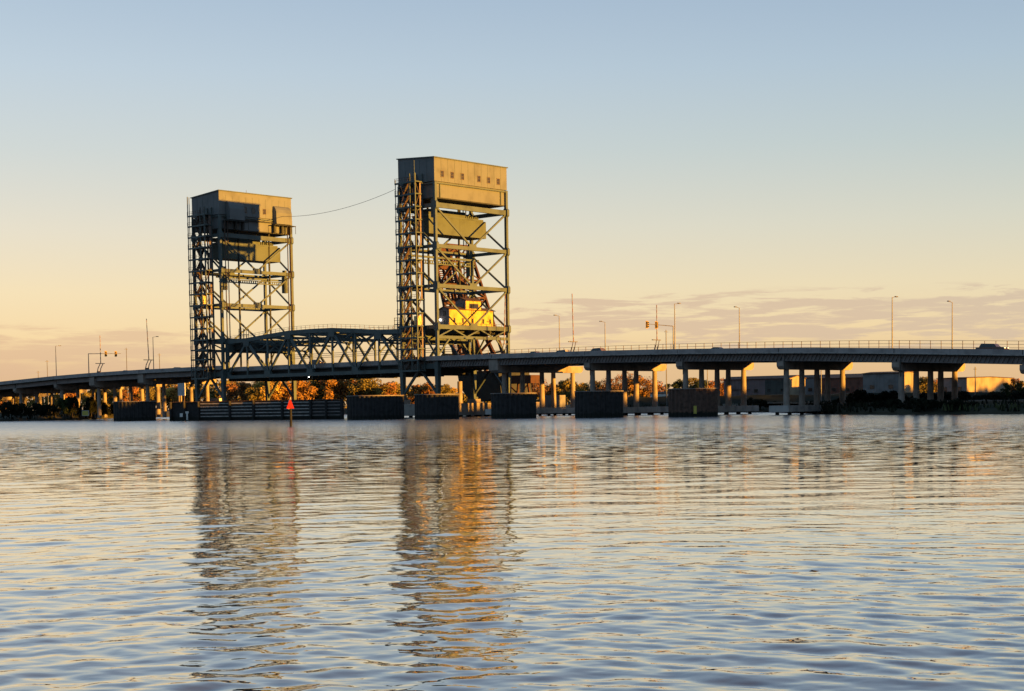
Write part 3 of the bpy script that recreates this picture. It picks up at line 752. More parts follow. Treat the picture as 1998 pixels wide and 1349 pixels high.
def fender():
    a = Vector((-88.8, 403, 0)); b = Vector((-41.5, 381, 0)); d = (b - a); L = d.length; ang = math.atan2(d.y, d.x)
    r = thing('timber_fender', 'long low black timber fender with pale horizontal wales below the lift span', 'fender', a, ang)
    g = MB(); g.box(0, L, .3, .7, -.5, 4.75); g.build('sheeting', 'tar', r)
    for i, (x0, x1) in enumerate(((9.5, 18.4), (19.1, 25.6), (26.4, 34.2), (35.0, 42.6), (43.4, 51.4))):
        for k in range(5):
            z = 4.35 - k * .82; g = MB().box(x0, x1, .02, .28, z - .15, z + .1); g.build('wale', 'wale' if i < 4 else 'girder', r)
            MB().box(x0 - .3, x1 + .3, .1, .29, z - .62, z - .22).build('board', 'tar', r)
    for x in (0.2, 4.5, 9.0, 18.75, 26.0, 34.6, 43.0, 47.5, L - .2):
        MB().tube((x, -.15, -2), (x, -.15, 4.9), .34, n=10).build('pile', 'tar', r)
    MB().box(0, L, -.1, .9, 4.76, 4.95).build('cap_plank', 'timber', r)
    MB().box(3.4, 4.3, -.58, -.5, 1.0, 1.95).build('gauge_board', 'white', r)
    g = MB(); g.box(5.2, 6.2, -.58, -.5, 1.9, 2.45); g.box(5.45, 5.95, -.578, -.502, .2, 1.9); g.build('gauge_board', 'white', r)
fender()

def beacon():
    D = 249.0; x = X_at(567, D, 3); r = thing('channel_marker', 'red triangular channel marker on a dark pile in open water', 'channel marker', (x, D, 0), 0)
    MB().tube((0, 0, -2), (0, 0, 3.0), .24, .2, 12).build('pile', 'black', r)
    MB().prism([(-.62, 2.85), (.62, 2.85), (.13, 4.2), (-.13, 4.2)], -.3, -.22).build('daymark', 'red', r)
    MB().prism([(-.3, 2.75), (-.22, 2.75), (-.22, 4.2), (-.3, 4.2)], -.1, .1).build('bracket', 'white', r)
    g = MB().box(-.14, .14, -.14, .14, 4.3, 4.45).tube((0, 0, 4.45), (0, 0, 4.7), .09, n=8); g.build('lantern', 'signgrey', r)
beacon()

# ------------------------------------------------------------------ street furniture on the bridge
def lamp(px, py, v, label, side=1):
    u = u_at(px, v); zb = road(u) + .9; ztop = z_at(py, u, v) - .1
    r = bthing('street_lamp', label, 'street lamp', u, v, zb, 'street lamps along the bridge road')
    h = ztop - zb
    MB().tube((0, 0, 0), (0, 0, h), .13, .08, 8).build('pole', 'pole', r)
    MB().bar((0, 0, h - .08), (0, side * 1.3, h + .12), .08, .08).build('arm', 'pole', r)
    MB().box(-.18, .18, min(side * 1.2, side * 2.0), max(side * 1.2, side * 2.0), h + .04, h + .24).build('lamp_head', 'pole', r)
lamp(1741, 579, .1, 'tallest-looking street lamp on the near parapet, second from the right edge of the viaduct')
lamp(1858, 589, 28, 'rightmost street lamp, on the far side of the viaduct near the dark pickup', -1)
lamp(1443, 600, 28, 'street lamp on the far parapet between the traffic signals and the tall right lamps', -1)
lamp(1317, 592, .1, 'street lamp on the near parapet right beside the right traffic signal mast')
lamp(1092, 616, 28, 'street lamp on the far parapet just right of the middle tower', -1)
lamp(1181, 628, 28, 'short lamp post just right of the mauve car on the viaduct', -1)
lamp(110, 675, .1, 'leftmost full-height street lamp on the left viaduct')
lamp(300, 657, .1, 'street lamp on the left viaduct close to the left tower')
def pole(px, py, v, z0, label, r_=.11):
    u = u_at(px, v); r = bthing('utility_pole', label, 'pole', u, v, z0, 'thin poles beyond the bridge')
    h = z_at(py, u, v) - z0
    MB().tube((0, 0, 0), (0, 0, h), r_ * 1.3, r_, 7).build('pole', 'pole', r)
    MB().box(-.1, .1, -.7, .7, h - .6, h - .48).build('crossarm', 'pole', r)
pole(93, 703, 55, 2, 'thin pole far behind the left viaduct, beside the leftmost street lamp')
pole(75, 724, 60, 2, 'shortest thin pole, leftmost behind the viaduct at the left edge')
pole(248, 679, 60, 2, 'thin pole behind the left viaduct right of the hanging traffic signals')
pole(312, 690, 60, 2, 'thin pole behind the viaduct just left of the left tower')
pole(1300, 644, 70, 2, 'tall thin pole rising behind the viaduct beside the right traffic signals')
pole(1602, 715, 70, 2, 'thin pole seen under the viaduct between the fourth and fifth pier')
pole(1903, 716, 60, 2, 'thin pole in front of the yellow sunlit warehouse')
pole(1380, 718, 90, 2, 'thin pole seen between the columns of the third viaduct pier')
def signal(px, py, v, arm, heads, label):
    u = u_at(px, v); zb = road(u) + .9; h = z_at(py, u, v) - zb
    r = bthing('traffic_signal', label, 'traffic signal', u, v, zb)
    MB().tube((0, 0, 0), (0, 0, h), .16, .11, 8).build('mast', 'pole', r)
    MB().tube((0, 0, h - .1), (0, arm, h + .15), .1, .06, 8).build('mast_arm', 'pole', r)
    for q in heads:
        vv = v_at(q, u) - v; o = MB().box(-.22, .22, vv - .24, vv + .24, h - .75, h + .75).build('signal_head', 'sigyellow', r)
        for k, m in enumerate(('nav_red', 'black', 'black')):
            MB().tube((.22, vv, h + .45 - k * .45), (.36, vv, h + .45 - k * .45), .15, n=10).build('signal_lens', 'black', o)
        MB().box(-.26, -.2, vv - .38, vv + .38, h - .9, h + .9).build('back_plate', 'sigyellow', o)
signal(173.5, 690, .1, 12.2, (208, 227.5), 'traffic signal mast arm with two signal heads over the left viaduct')
signal(1314, 636, 28, -9.6, (1282, 1264), 'traffic signal mast arm with two signal heads over the right viaduct')
def gate(px, py, v, label, lean, foot):
    u = u_at(px, v); zb = road(u) + .15; r = bthing('barrier_gate', label, 'barrier gate', u, v, zb, 'raised barrier gates on the bridge')
    zt_ = z_at(py, u, v) - zb
    MB().box(-.55, .55, -.4, .4, 0, 1.5).build('cabinet', 'stair', r)
    for s_ in (-.55, .5):
        g = MB().bar((0, s_, 1.2), (.5, s_, 2.6), .12, .3).bar((.5, s_, 2.5), (-.2, s_ + 1.3, 4.0), .12, .26); g.build('lifting_arm', 'pole', r)
    MB().box(-.35, -.1, -1.0, 2.4, 3.9, 4.1).build('cross_beam', 'pole', r)
    g = MB(); g2 = MB(); n = 13; base = Vector((-.2, .9, 4.1)); tip = Vector((-.2 + lean, .9 + lean, zt_))
    for i in range(n):
        a = base.lerp(tip, i / n); b = base.lerp(tip, (i + 1) / n); w = .22 - .09 * i / n
        g2.bar(a, b, w + .02, .14, (0, 1, 0)) if i % 2 == 0 else None
    g.bar(base, tip, .22, .12, (0, 1, 0), .13, .12); a_ = g.build('gate_arm', 'armwhite', r); g2.build('red_stripe', 'redstripe', a_)
M['armwhite'] = mat('faded_white_arm', (0.24, 0.24, 0.24), 0.5, 0.1, 1.0)
M['redstripe'] = mat('red_reflective_stripe', (0.22, 0.11, 0.09), 0.5, 0.1, 1.0)
gate(1116, 573, 21, 'tall red and white striped barrier gate raised just right of the middle tower', -.15, 0)
gate(1279, 595, 28, 'slim raised barrier gate behind the right traffic signals', 0, 0)
gate(193, 655, 4, 'raised striped barrier gate behind the left traffic signal', 0, 0)
gate(287, 622, 4, 'tallest raised striped barrier gate on the left viaduct above the big pier', -.3, 0)
gate(980.5, 575, 18, 'striped barrier gate raised against the far leg of the middle tower', .3, 0)

# ------------------------------------------------------------------ vehicles
def car(kind, px, v, paint, label, fwd=1, lit=False, cat='car'):
    u = u_at(px, v, road(u_at(px, v)) + 1.4); r = thing('parked_pickup' if False else {'pickup': 'pickup_truck', 'suv': 'suv_car', 'sedan': 'sedan_car'}[kind], label, cat, B(u, v, road(u)), TH + (0 if fwd > 0 else math.pi), None)
    if kind == 'sedan':
        L, Wd = 4.7, 1.8; body = [(-2.35, .35), (2.3, .35), (2.35, .7), (2.1, .88), (1.2, .98), (-1.6, 1.05), (-2.3, .98)]
        cab = [(1.1, .96), (.35, 1.42), (-.9, 1.47), (-1.9, 1.03)]
    elif kind == 'suv':
        L, Wd = 4.9, 1.9; body = [(-2.4, .4), (2.4, .4), (2.45, .85), (2.2, 1.1), (1.15, 1.2), (-2.35, 1.22)]
        cab = [(1.05, 1.18), (.4, 1.75), (-1.7, 1.82), (-2.3, 1.2)]
    else:
        L, Wd = 5.8, 2.0; body = [(-2.9, .55), (2.85, .55), (2.9, 1.05), (2.7, 1.3), (1.4, 1.4), (-2.9, 1.38)]
        cab = [(1.35, 1.36), (.7, 2.0), (-1.9, 2.12), (-2.3, 1.36)]
    def body_mesh(poly, w0, w1, zlo, zhi):
        g = MB(); n = len(poly)
        def ww(z): return (w0 + (w1 - w0) * max(0, min(1, (z - zlo) / (zhi - zlo)))) / 2
        P_ = [(x, -ww(z), z) for x, z in poly] + [(x, ww(z), z) for x, z in poly]
        return g.add(P_, [(i, (i + 1) % n, n + (i + 1) % n, n + i) for i in range(n)] + [tuple(range(n - 1, -1, -1)), tuple(range(n, 2 * n))])
    b = body_mesh(body, Wd, Wd * .97, .4, 1.2).build('body', 'car_' + paint, r)
    zlo, zhi = min(z for _, z in cab), max(z for _, z in cab)
    body_mesh(cab, Wd * .95, Wd * .72, zlo, zhi).build('cabin', 'car_' + paint, r)
    gl = [(x * .93 - .02, z - .06 if z > zlo + .1 else z + .04) for x, z in cab]
    g = body_mesh(gl, Wd * .95 + .03, Wd * .74 + .03, zlo, zhi); g.build('window', 'glass', r)
    for x in (-L * .31, L * .31):
        for s_ in (-1, 1):
            w = MB().tube((x, s_ * (Wd / 2 - .24), .34), (x, s_ * (Wd / 2 + .02), .34), .34, n=18).build('wheel', 'black', r)
            MB().tube((x, s_ * (Wd / 2 + .02), .34), (x, s_ * (Wd / 2 + .035), .34), .2, n=14).build('rim', 'signgrey', w)
    zl = {'sedan': .68, 'suv': .9, 'pickup': 1.12}[kind]
    for s_ in (-1, 1):
        MB().box(L / 2 - .22, L / 2 + .0, s_ * (Wd / 2 - .3) - .15, s_ * (Wd / 2 - .3) + .15, zl - .06, zl + .08).build('headlight', 'lamp_on' if lit else 'white', r)
        MB().box(-L / 2 - .01, -L / 2 + .1, s_ * (Wd / 2 - .2) - .12, s_ * (Wd / 2 - .2) + .12, zl - .05, zl + .2).build('tail_light', 'nav_red', r)
    return r
car('pickup', 1936, 4.0, 'darkcar', 'dark pickup-sized vehicle with lit headlight near the right end of the viaduct', 1, True, 'truck')
car('suv', 1163, 7, 'mauve', 'mauve brown car on the viaduct just left of the short lamp post', -1)
car('sedan', 1046, 7, 'mauve', 'low mauve car closest to the middle tower on the right viaduct', 1)
car('pickup', 1095, 20, 'silver', 'pale pickup on the far lanes below the far-side street lamp', -1, False, 'truck')
car('sedan', 1402, 8, 'blackcar', 'low dark car roof between the two street lamps in mid viaduct', 1)
car('sedan', 347, 6, 'darkcar', 'dark car approaching the left tower on the left viaduct', 1)
car('sedan', 248, 6, 'silver', 'grey car on the left viaduct beside the big raised gate', 1)
car('suv', 618, 8, 'darkcar', 'dark car inside the lift span truss', 1)
car('suv', 876, 8, 'blackcar', 'black car passing under the middle tower', 1)
car('sedan', 915, 12, 'mauve', 'mauve car on the viaduct just right of the black car under the tower', 1)
car('sedan', 955, 12, 'silver', 'silver car on the viaduct beside the far leg of the middle tower', -1)

# ------------------------------------------------------------------ cable between the towers
def cable():
    v0 = v_at(545, UL, 58); a = B(UL + .3, v0, z_at(423, UL, v0)); ua_ = US + 2.95 - 1.25; b = B(ua_, -3.0, z_at(369.5, ua_, -3.0))
    n = 40; pts = []
    for i in range(n + 1):
        t_ = i / n; p = a.lerp(b, t_); p.z -= 4 * 1.9 * t_ * (1 - t_); pts.append(p)
    g = MB()
    for p, q in zip(pts[:-1], pts[1:]): g.tube(p, q, .055, n=5)
    o = g.build('overhead_cable', 'pole', None); tag(o, 'thin sagging cable strung high between the two towers', 'cable')
cable()

# ------------------------------------------------------------------ raised railway bascule span behind the middle tower
def bascule():
    vN, vF = 50.0, 59.6; off = (-38, 55, 0)
    r = bthing('raised_bascule_span', 'rusty brown railway drawbridge leaf raised steeply behind the middle tower', 'drawbridge', -38, 55)
    L_ = lambda z: -43.3 - .2575 * (z - 16.8); Rr = lambda z: -43.3 - .41 * (z - 43.3)
    z0, z1, n = 12.5, 49.5, 7
    zs = [z0 + (z1 - z0) * i / n for i in range(n + 1)]
    for v in (vN, vF):
        g = MB().bar((L_(z0), v, z0), (L_(z1), v, z1), .7, .95, (0, 1, 0)); tr = g.build('truss', 'rust', r, off)
        MB().bar((Rr(z0), v, z0), (Rr(z1), v, z1), .66, .9, (0, 1, 0)).build('top_chord', 'rust', tr, off)
        for i in range(n + 1):
            MB().bar((L_(zs[i]), v, zs[i]), (Rr(zs[i]), v, zs[i] + 1.0), .4, .45, (0, 1, 0)).build('post', 'rust', tr, off)
        for i in range(n):
            a, b = ((L_(zs[i]), zs[i]), (Rr(zs[i + 1]), zs[i + 1] + 1)) if i % 2 else ((Rr(zs[i]), zs[i] + 1), (L_(zs[i + 1]), zs[i + 1]))
            MB().bar((a[0], v, a[1]), (b[0], v, b[1]), .5, .62, (0, 1, 0)).build('diagonal', 'rust', tr, off)
    for i in range(n + 1):
        MB().bar((L_(zs[i]) + .2, vN, zs[i]), (L_(zs[i]) + .2, vF, zs[i]), .6, 1.2, (1, 0, 0)).build('floor_beam', 'rust', r, off)
        if i > 1: MB().bar((Rr(zs[i]), vN, zs[i] + 1), (Rr(zs[i]), vF, zs[i] + 1), .3, .5, (1, 0, 0)).build('sway_strut', 'rust', r, off)
    for i in range(2, n):
        g = MB().bar((Rr(zs[i]), vN + .3, zs[i] + 1), (Rr(zs[i + 1]), vF - .3, zs[i + 1] + 1), .26, .3).bar((Rr(zs[i]) + .35, vF - .3, zs[i] + 1), (Rr(zs[i + 1]) + .35, vN + .3, zs[i + 1] + 1), .26, .28); g.build('lateral', 'rust', r, off)
    for v in (vN + 2.6, vN + 4.2, vF - 4.2, vF - 2.6): MB().bar((L_(z0 + 1), v, z0 + 1), (L_(z1), v, z1), .3, .9, (0, 1, 0)).build('stringer', 'rust', r, off)
    g = MB(); k = 0
    while True:
        z = z0 + 2 + k * .62; k += 1
        if z > z1 - .5: break
        g.bar((L_(z) - .45, vN + 1.4, z - .1), (L_(z) - .45, vF - 1.4, z - .1), .22, .3, (1, 0, 0))
    g.build('cross_tie', 'rust', r, off)
    # counterweight hanging below the track level, heel frame and abutment
    g = MB().prism([(-40.5, 12.2), (-24.0, 12.2), (-23.0, 6.2), (-29.5, 3.9), (-35.5, 4.0), (-39.6, 8.4)], vN - 2, vF + 1.6); g.build('counterweight', 'dark', r, off)
    g = MB()
    for v in (vN - 1, vF + 1):
        g.bar((-34, v, 12), (-41.5, v, 24.5), .8, 1.1, (0, 1, 0)); g; g.bar((-46, v, 12.3), (-24, v, 12.3), .7, 1.0, (0, 1, 0))
    g.build('heel_frame', 'rust', r, off)
    MB().box(-46, -20, vN - 4, vF + 5, -1, 3.6).build('abutment', 'concrete', r, off)
    g = MB().box(-24, -12.5, vN - 1, vN + 3, 8.9, 11.2); g.build('track_girder', 'rust', r, off)
    for u in (-22.5, -18.2, -14.5):
        g = MB().bar((u, vN, 8.9), (u + (1.6 if u > -18 else -1.0), vN, .5), .5, .5, (0, 1, 0)); g.build('trestle_leg', 'rust', r, off)
    g = MB().bar((-22, vN + .3, 8.6), (-15, vN + .3, 3), .3, .3, (0, 1, 0)).bar((-15, vN + .65, 8.6), (-22, vN + .65, 3), .3, .3, (0, 1, 0)); g.build('trestle_brace', 'rust', r, off)
bascule()
def control_house():
    u1 = -4.3; v0 = v_at(877, u1, 25); v1 = v_at(964, u1, 25); u0 = u_at(857, v0, 25); zb = z_at(638, u1, v0) - .1; ze = z_at(604, u1, v0); off = (u1, v0, zb)
    r = bthing('control_house', 'bright yellow bridge control house with raised lookout room, framed by the middle tower', 'building', u1, v0, zb)
    g = MB(); g.prism([(u0, zb), (u1, zb), (u1, ze), ((u0 + u1) / 2, ze + .75), (u0, ze)], v0, v1); w = g.build('wall', 'yellow', r, off)
    MB().prism([(u0 + .05, zb), (u1 - .05, zb), (u1 - .05, ze - .03), ((u0 + u1) / 2, ze + .7), (u0 + .05, ze - .03)], v0 - .06, v0 - .003).build('gable_wall', 'greywall', w, off)
    g = MB()
    for s_, ue in ((1, u1), (-1, u0)):
        m_ = (u0 + u1) / 2; g.prism([(m_, ze + .78), (ue + s_ * .35, ze + .0), (ue + s_ * .35, ze + .14), (m_, ze + .92)], v0 - .3, v1 + .3)
    g.build('roof', 'roofbrown', r, off)
    # lookout room
    vl0, vl1 = v_at(908.5, u1, 30), v_at(938, u1, 30); zl = z_at(586.5, u1, vl0)
    g = MB().prism([(u0 - .04, ze - .5), (u1 + .06, ze - 1.0), (u1 + .06, zl), ((u0 + u1) / 2, zl + .7), (u0 - .04, zl)], vl0, vl1); lr = g.build('lookout_room', 'yellow', r, off)
    MB().prism([(u0 + .0, ze + .1), (u1 + .02, ze + .1), (u1 + .02, zl - .03), ((u0 + u1) / 2, zl + .66), (u0 + .0, zl - .03)], vl0 - .06, vl0 - .003).build('gable_wall', 'greywall', lr, off)
    g = MB()
    for s_, ue in ((1, u1 + .06), (-1, u0 + .3)):
        m_ = (u0 + u1) / 2 + .1; g.prism([(m_, zl + .72), (ue + s_ * .45, zl - .1), (ue + s_ * .45, zl + .05), (m_, zl + .88)], vl0 - .35, vl1 + .35)
    g.build('roof', 'roofbrown', lr, off)
    def win(ax, a0, a1, z0, z1, par):
        g = MB(); q = MB()
        if ax == 'u': g.box(u1 + .04, u1 + .12, a0, a1, z0, z1); q.box(u1 + .11, u1 + .14, a0 + .12, a1 - .12, z0 + .12, z1 - .12)
        else: g.box(a0, a1, vl0 - .14 if par is lr else v0 - .14, (vl0 if par is lr else v0) - .055, z0, z1); q.box(a0 + .12, a1 - .12, (vl0 if par is lr else v0) - .17, (vl0 if par is lr else v0) - .13, z0 + .12, z1 - .12)
        w_ = g.build('window', 'frame', par if par is r else r, off); q.build('pane', 'glass', w_, off)
    win('u', vl0 + 1.2, vl1 - 1.0, zl - 2.1, zl - .75, lr); win('v', u0 + .7, u1 - .6, zl - 2.0, zl - .7, lr)
    for px in (886.5, 903, 922, 942.5, 956): v = v_at(px, u1, 25); win('u', v - .3, v + .3, zb + 1.2, zb + 2.5, r)
    win('v', u1 - 2.1, u1 - 1.3, ze - 1.5, ze - .4, r)
    MB().tube((u1 - 3.0, v0 - .5, zb + 2.0), (u1 - 3.0, v0 - .2, zb + 2.0), .26, n=12).build('floodlight', 'nav_white', r, off)
    MB().box(u0 - 1.6, u1 + 1.5, v0 - 1.9, v1 + 1.4, zb - .35, zb - .02).build('platform', 'stair', r, off)
    g = MB()
    for h_ in (.55, 1.1):
        g.box(u1 + 1.42, u1 + 1.48, v0 - 1.9, v1 + 1.4, zb + h_ - .03, zb + h_ + .03); g.box(u0 - 1.5, u1 + 1.42, v0 - 1.88, v0 - 1.82, zb + h_ - .03, zb + h_ + .03)
    for i in range(11): v = v0 - 1.8 + i * 2; g.box(u1 + 1.41, u1 + 1.49, v - .03, v + .03, zb, zb + 1.12)
    g.build('railing', 'rail', r, off)
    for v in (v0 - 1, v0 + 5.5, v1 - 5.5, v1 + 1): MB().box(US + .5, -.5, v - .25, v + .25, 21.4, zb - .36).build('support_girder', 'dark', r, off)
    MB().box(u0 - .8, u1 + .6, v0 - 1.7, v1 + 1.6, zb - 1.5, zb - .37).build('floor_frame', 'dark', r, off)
control_house()

# ------------------------------------------------------------------ buildings and yard things on the far bank
def shed(name, label, px, D, lu, lv, top, wall, endm, base=1.6, gable=.9, cat='warehouse', door=None):
    x = X_at(px, D, 5); r = thing(name, label, cat, (x, D, base), TH); h = top - base
    g = MB().prism([(0, 0), (lv, 0), (lv, h), (lv / 2, h + gable), (0, h)], -lu, 0, 'x'); w = g.build('wall', wall, r)
    g = MB().prism([(.05, 0), (lv - .05, 0), (lv - .05, h - .05), (lv / 2, h + gable - .05), (.05, h - .05)], .003, .08, 'x'); g.build('end_wall', endm, w)
    g = MB()
    for s_, e_ in ((-1, 0), (1, lv)): g.prism([(lv / 2, h + gable + .02), (e_ + s_ * .35, h + .02), (e_ + s_ * .35, h + .2), (lv / 2, h + gable + .24)], -lu - .3, .35, 'x')
    g.build('roof', 'roofbrown', r)
    n = max(2, int(lu / 4.5))
    for i in range(n):
        a = -lu + lu * (i + .5) / n
        g = MB().box(a - .75, a + .75, -.09, -.003, h * .5, h * .5 + 1.1); w_ = g.build('window', 'frame', r); MB().box(a - .6, a + .6, -.12, -.085, h * .5 + .12, h * .5 + .98).build('pane', 'glass', w_)
    if door: MB().box(door[0], door[1], -.12, -.003, 0, h - .3).build('door', door[2], r)
    return r
M['wallmauve'] = mat('mauve_corrugated_wall', (0.20, 0.145, 0.145), 0.8, 0.3, 0.4, streak=0.4)
M['wallgreen'] = mat('dark_green_corrugated_wall', (0.07, 0.075, 0.07), 0.8, 0.2, 0.4, streak=0.3)
M['wallbrick'] = mat('red_brown_brick_wall', (0.16, 0.075, 0.055), 0.9, 0.35, 0.5, streak=0.3)
M['wallpale'] = mat('pale_stucco_wall', (0.34, 0.27, 0.19), 0.85, 0.3, 0.25, streak=0.5)
M['wallgrey'] = mat('grey_block_wall', (0.22, 0.21, 0.21), 0.85, 0.2, 0.4, streak=0.3)
shed('warehouse', 'mauve and dark green warehouse with a sunlit orange end, behind the fourth pier', 1540, 470, 24, 9, 9.6, 'wallmauve', 'wallpale', door=(-8.6, -.4, 'wallgreen'))
shed('warehouse', 'plain pale mauve warehouse seen between the columns of the fourth pier', 1618, 490, 14, 10, 10.0, 'wallgrey', 'wallmauve')
shed('brick_barn', 'red brown brick warehouse with low gabled roof, left of the fifth pier', 1722, 470, 24, 22, 9.6, 'wallbrick', 'wallbrick', gable=1.3)
shed('warehouse', 'tall grey warehouse with a bright orange sunlit end beside the fifth pier', 1757, 440, 12, 10, 10.3, 'wallgrey', 'wallpale', gable=.4)
shed('warehouse', 'long pale warehouse glowing yellow orange near the right edge', 1886, 440, 9, 30, 8.6, 'wallgrey', 'wallpale', gable=.3)
shed('low_building', 'low white flat building behind the sunlit timber cell', 1352, 520, 18, 8, 6.0, 'white', 'wallpale', gable=.4, cat='building')
shed('low_building', 'small pale green hut right of the third pier', 1462, 480, 7, 6, 6.4, 'wallgrey', 'wallpale', gable=.6, cat='building')
def container(px, D, z, lu, h, m, endm, label):
    x = X_at(px, D, 3); r = thing('shipping_container', label, 'container', (x, D, z), TH)
    g = MB()
    for i in range(int(lu / .4)): g.box(-lu + i * .4, -lu + i * .4 + .2, -.05, 0, .15, h - .15)
    g.box(-lu, 0, 0.001, 2.5, 0, h); g.build('body', m, r)
    MB().box(.003, .07, .1, 2.4, .1, h - .1).build('door', endm, r)
container(1092, 430, 2.0, 6.0, 3.4, 'wallgrey', 'wallgrey', 'weathered grey container between the columns of the wide first pier')
container(428, 500, 4.2, 6.5, 2.2, 'signgrey', 'white', 'blue grey container on the bank behind the left tower legs')
def board(px0, px1, py0, py1, D, m, label, name='sign_board', z0=0.5):
    x0, x1 = X_at(px0, D), X_at(px1, D); x = (x0 + x1) / 2; za, zb = Z_at(py1, x, D), Z_at(py0, x, D)
    r = thing(name, label, 'sign', (x, D, z0), R(-38)); w = (x1 - x0) / 2 / .8
    MB().box(-w, w, -.06, .06, za - z0, zb - z0).build('panel', m, r)
    g = MB()
    for a, b, c, d in ((-w - .12, -w, za, zb), (w, w + .12, za, zb), (-w - .12, w + .12, za - .12, za), (-w - .12, w + .12, zb, zb + .12)): g.box(a, b, -.1, .1, c - z0, d - z0)
    g.build('frame', 'white' if m == 'signgrey' else 'signgrey', r)
    for s_ in (-1, 1): MB().box(s_ * w * .6 - .1, s_ * w * .6 + .1, .07, .25, 0, zb - z0 - .1).build('post', 'timber', r)
    return r
board(347.5, 362.5, 749, 771.5, 398, 'signgrey', 'large blue grey board on posts above the left end of the timber fender', z0=4.8)
yb = board(158.5, 174, 802, 811, 478, 'signyellow', 'small yellow sign among dark shrubs on the left bank', z0=.4)
wood = MB(); wood.add([(-.09, 0, 0), (-.02, -.02, .035), (.06, 0, .02), (.1, .01, .0), (0, .04, 0), (-.03, .02, .05), (.02, -.02, -.03)], [(0, 1, 5), (1, 2, 5), (2, 3, 4), (2, 4, 5), (4, 0, 5), (0, 6, 1), (1, 6, 2), (2, 6, 3), (3, 6, 4), (4, 6, 0)])
wood.v = [(x, y, z * .45) for x, y, z in wood.v]; Dw = 27.0; o = wood.build('driftwood', 'black', None); o.location = (X_at(1588, Dw, 0), Dw, .012); tag(o, 'tiny dark scrap of driftwood floating on the right-hand water', 'driftwood')

# ------------------------------------------------------------------ trees and shrubs
def crown_mesh(seed, n_clump, n_leaf, leaf, rx, rz, zc, bare=0.0):
    rs = np.random.RandomState(seed); V = []; 
    cl = []
    for i in range(n_clump):
        a = rs.rand() * 6.283; t_ = rs.rand() ** .5; ph = rs.uniform(-1, 1)
        rr = math.sqrt(max(0, 1 - ph * ph)) * rx * t_ * .85
        cl.append((rr * math.cos(a), rr * math.sin(a), zc + ph * rz * .8, rs.uniform(.24, .42) * rx))
    cl = np.array(cl)
    pick = rs.randint(0, n_clump, n_leaf); c = cl[pick]
    d = rs.randn(n_leaf, 3); d /= np.linalg.norm(d, axis=1)[:, None]
    rad = c[:, 3:4] * (0.55 + .5 * rs.rand(n_leaf, 1)); ctr = c[:, :3] + d * rad * [1, 1, .8]
    nrm = d + rs.randn(n_leaf, 3) * .6; nrm /= np.linalg.norm(nrm, axis=1)[:, None]
    t1 = np.cross(nrm, rs.randn(n_leaf, 3)); t1 /= np.linalg.norm(t1, axis=1)[:, None]; t2 = np.cross(nrm, t1)
    s_ = leaf * rs.uniform(.5, 1.2, (n_leaf, 1))
    v = np.stack([ctr - t1 * s_, ctr - t2 * s_ * .6, ctr + t1 * s_, ctr + t2 * s_ * .6], 1).reshape(-1, 3)
    me = bpy.data.meshes.new('crown'); me.from_pydata(v.tolist(), [], [tuple(range(4 * i, 4 * i + 4)) for i in range(n_leaf)])
    return me, cl
def trunk_mesh(cl, h, seed, n_br=9, r0=.28):
    g = MB(); rs = random.Random(seed); g.tube((0, 0, -.4), (0.1, 0, h * .5), r0, r0 * .6, 7); g.tube((0.1, 0, h * .5), (0.0, 0.1, h * .92), r0 * .6, r0 * .15, 6)
    for i in range(min(n_br, len(cl))):
        c = cl[i]; z = h * (.25 + .4 * rs.random()); g.tube((.05, 0, z), (c[0] * .95, c[1] * .95, max(z + .3, c[2])), r0 * .38, r0 * .1, 5)
    me = bpy.data.meshes.new('trunk'); me.from_pydata(g.v, [], g.f); me.materials.append(M['bark']); return me
protos = []
for k in range(5):
    me, cl = crown_mesh(20 + k, 16 + k * 2, 2300, .34, [4.4, 3.9, 4.8, 3.4, 5.2][k], [3.9, 4.3, 3.6, 4.6, 3.8][k], 6.2)
    protos.append((me, trunk_mesh(cl, 10.2, k)))
me, cl = crown_mesh(40, 30, 1100, .26, 4.6, 4.2, 6.0); protos.append((me, trunk_mesh(cl, 10.4, 9, 30, .26)))      # thin, half-bare
me, cl = crown_mesh(50, 14, 1900, .24, 2.6, 1.3, 1.5); protos.append((me, trunk_mesh(cl, 2.6, 3, 8, .1)))            # shrub
me, cl = crown_mesh(51, 10, 1500, .22, 1.9, 1.7, 1.9); protos.append((me, trunk_mesh(cl, 3.0, 4, 8, .1)))
cache = {}
def coloured(me, col):
    if (me.name, col) not in cache:
        m2 = me.copy(); m2.materials.clear(); m2.materials.append(M['leaf_' + col]); cache[(me.name, col)] = m2
    return cache[(me.name, col)]
def plant(kind, x, y, z, h, col, label, name='tree', cat='tree', group=None, wide=1.0):
    cm, tm = protos[kind]; base_h = 10.4 if kind < 6 else (2.9 if kind == 6 else 3.7)
    r = thing(name, label, cat, (x, y, z), rnd.uniform(0, 6.28), group); s_ = h / base_h; r.scale = (s_ * wide, s_ * wide, s_)
    a = bpy.data.objects.new('crown', coloured(cm, col)); C.objects.link(a); a.parent = r
    b = bpy.data.objects.new('trunk' if kind < 6 else 'stem', tm); C.objects.link(b); b.parent = r
    return r
CN = {'orange': 'orange autumn', 'rustleaf': 'rust brown', 'gold': 'golden yellow', 'olive': 'olive green', 'green': 'dark green', 'dark': 'blackish green', 'twig': 'thin reddish half-bare'}
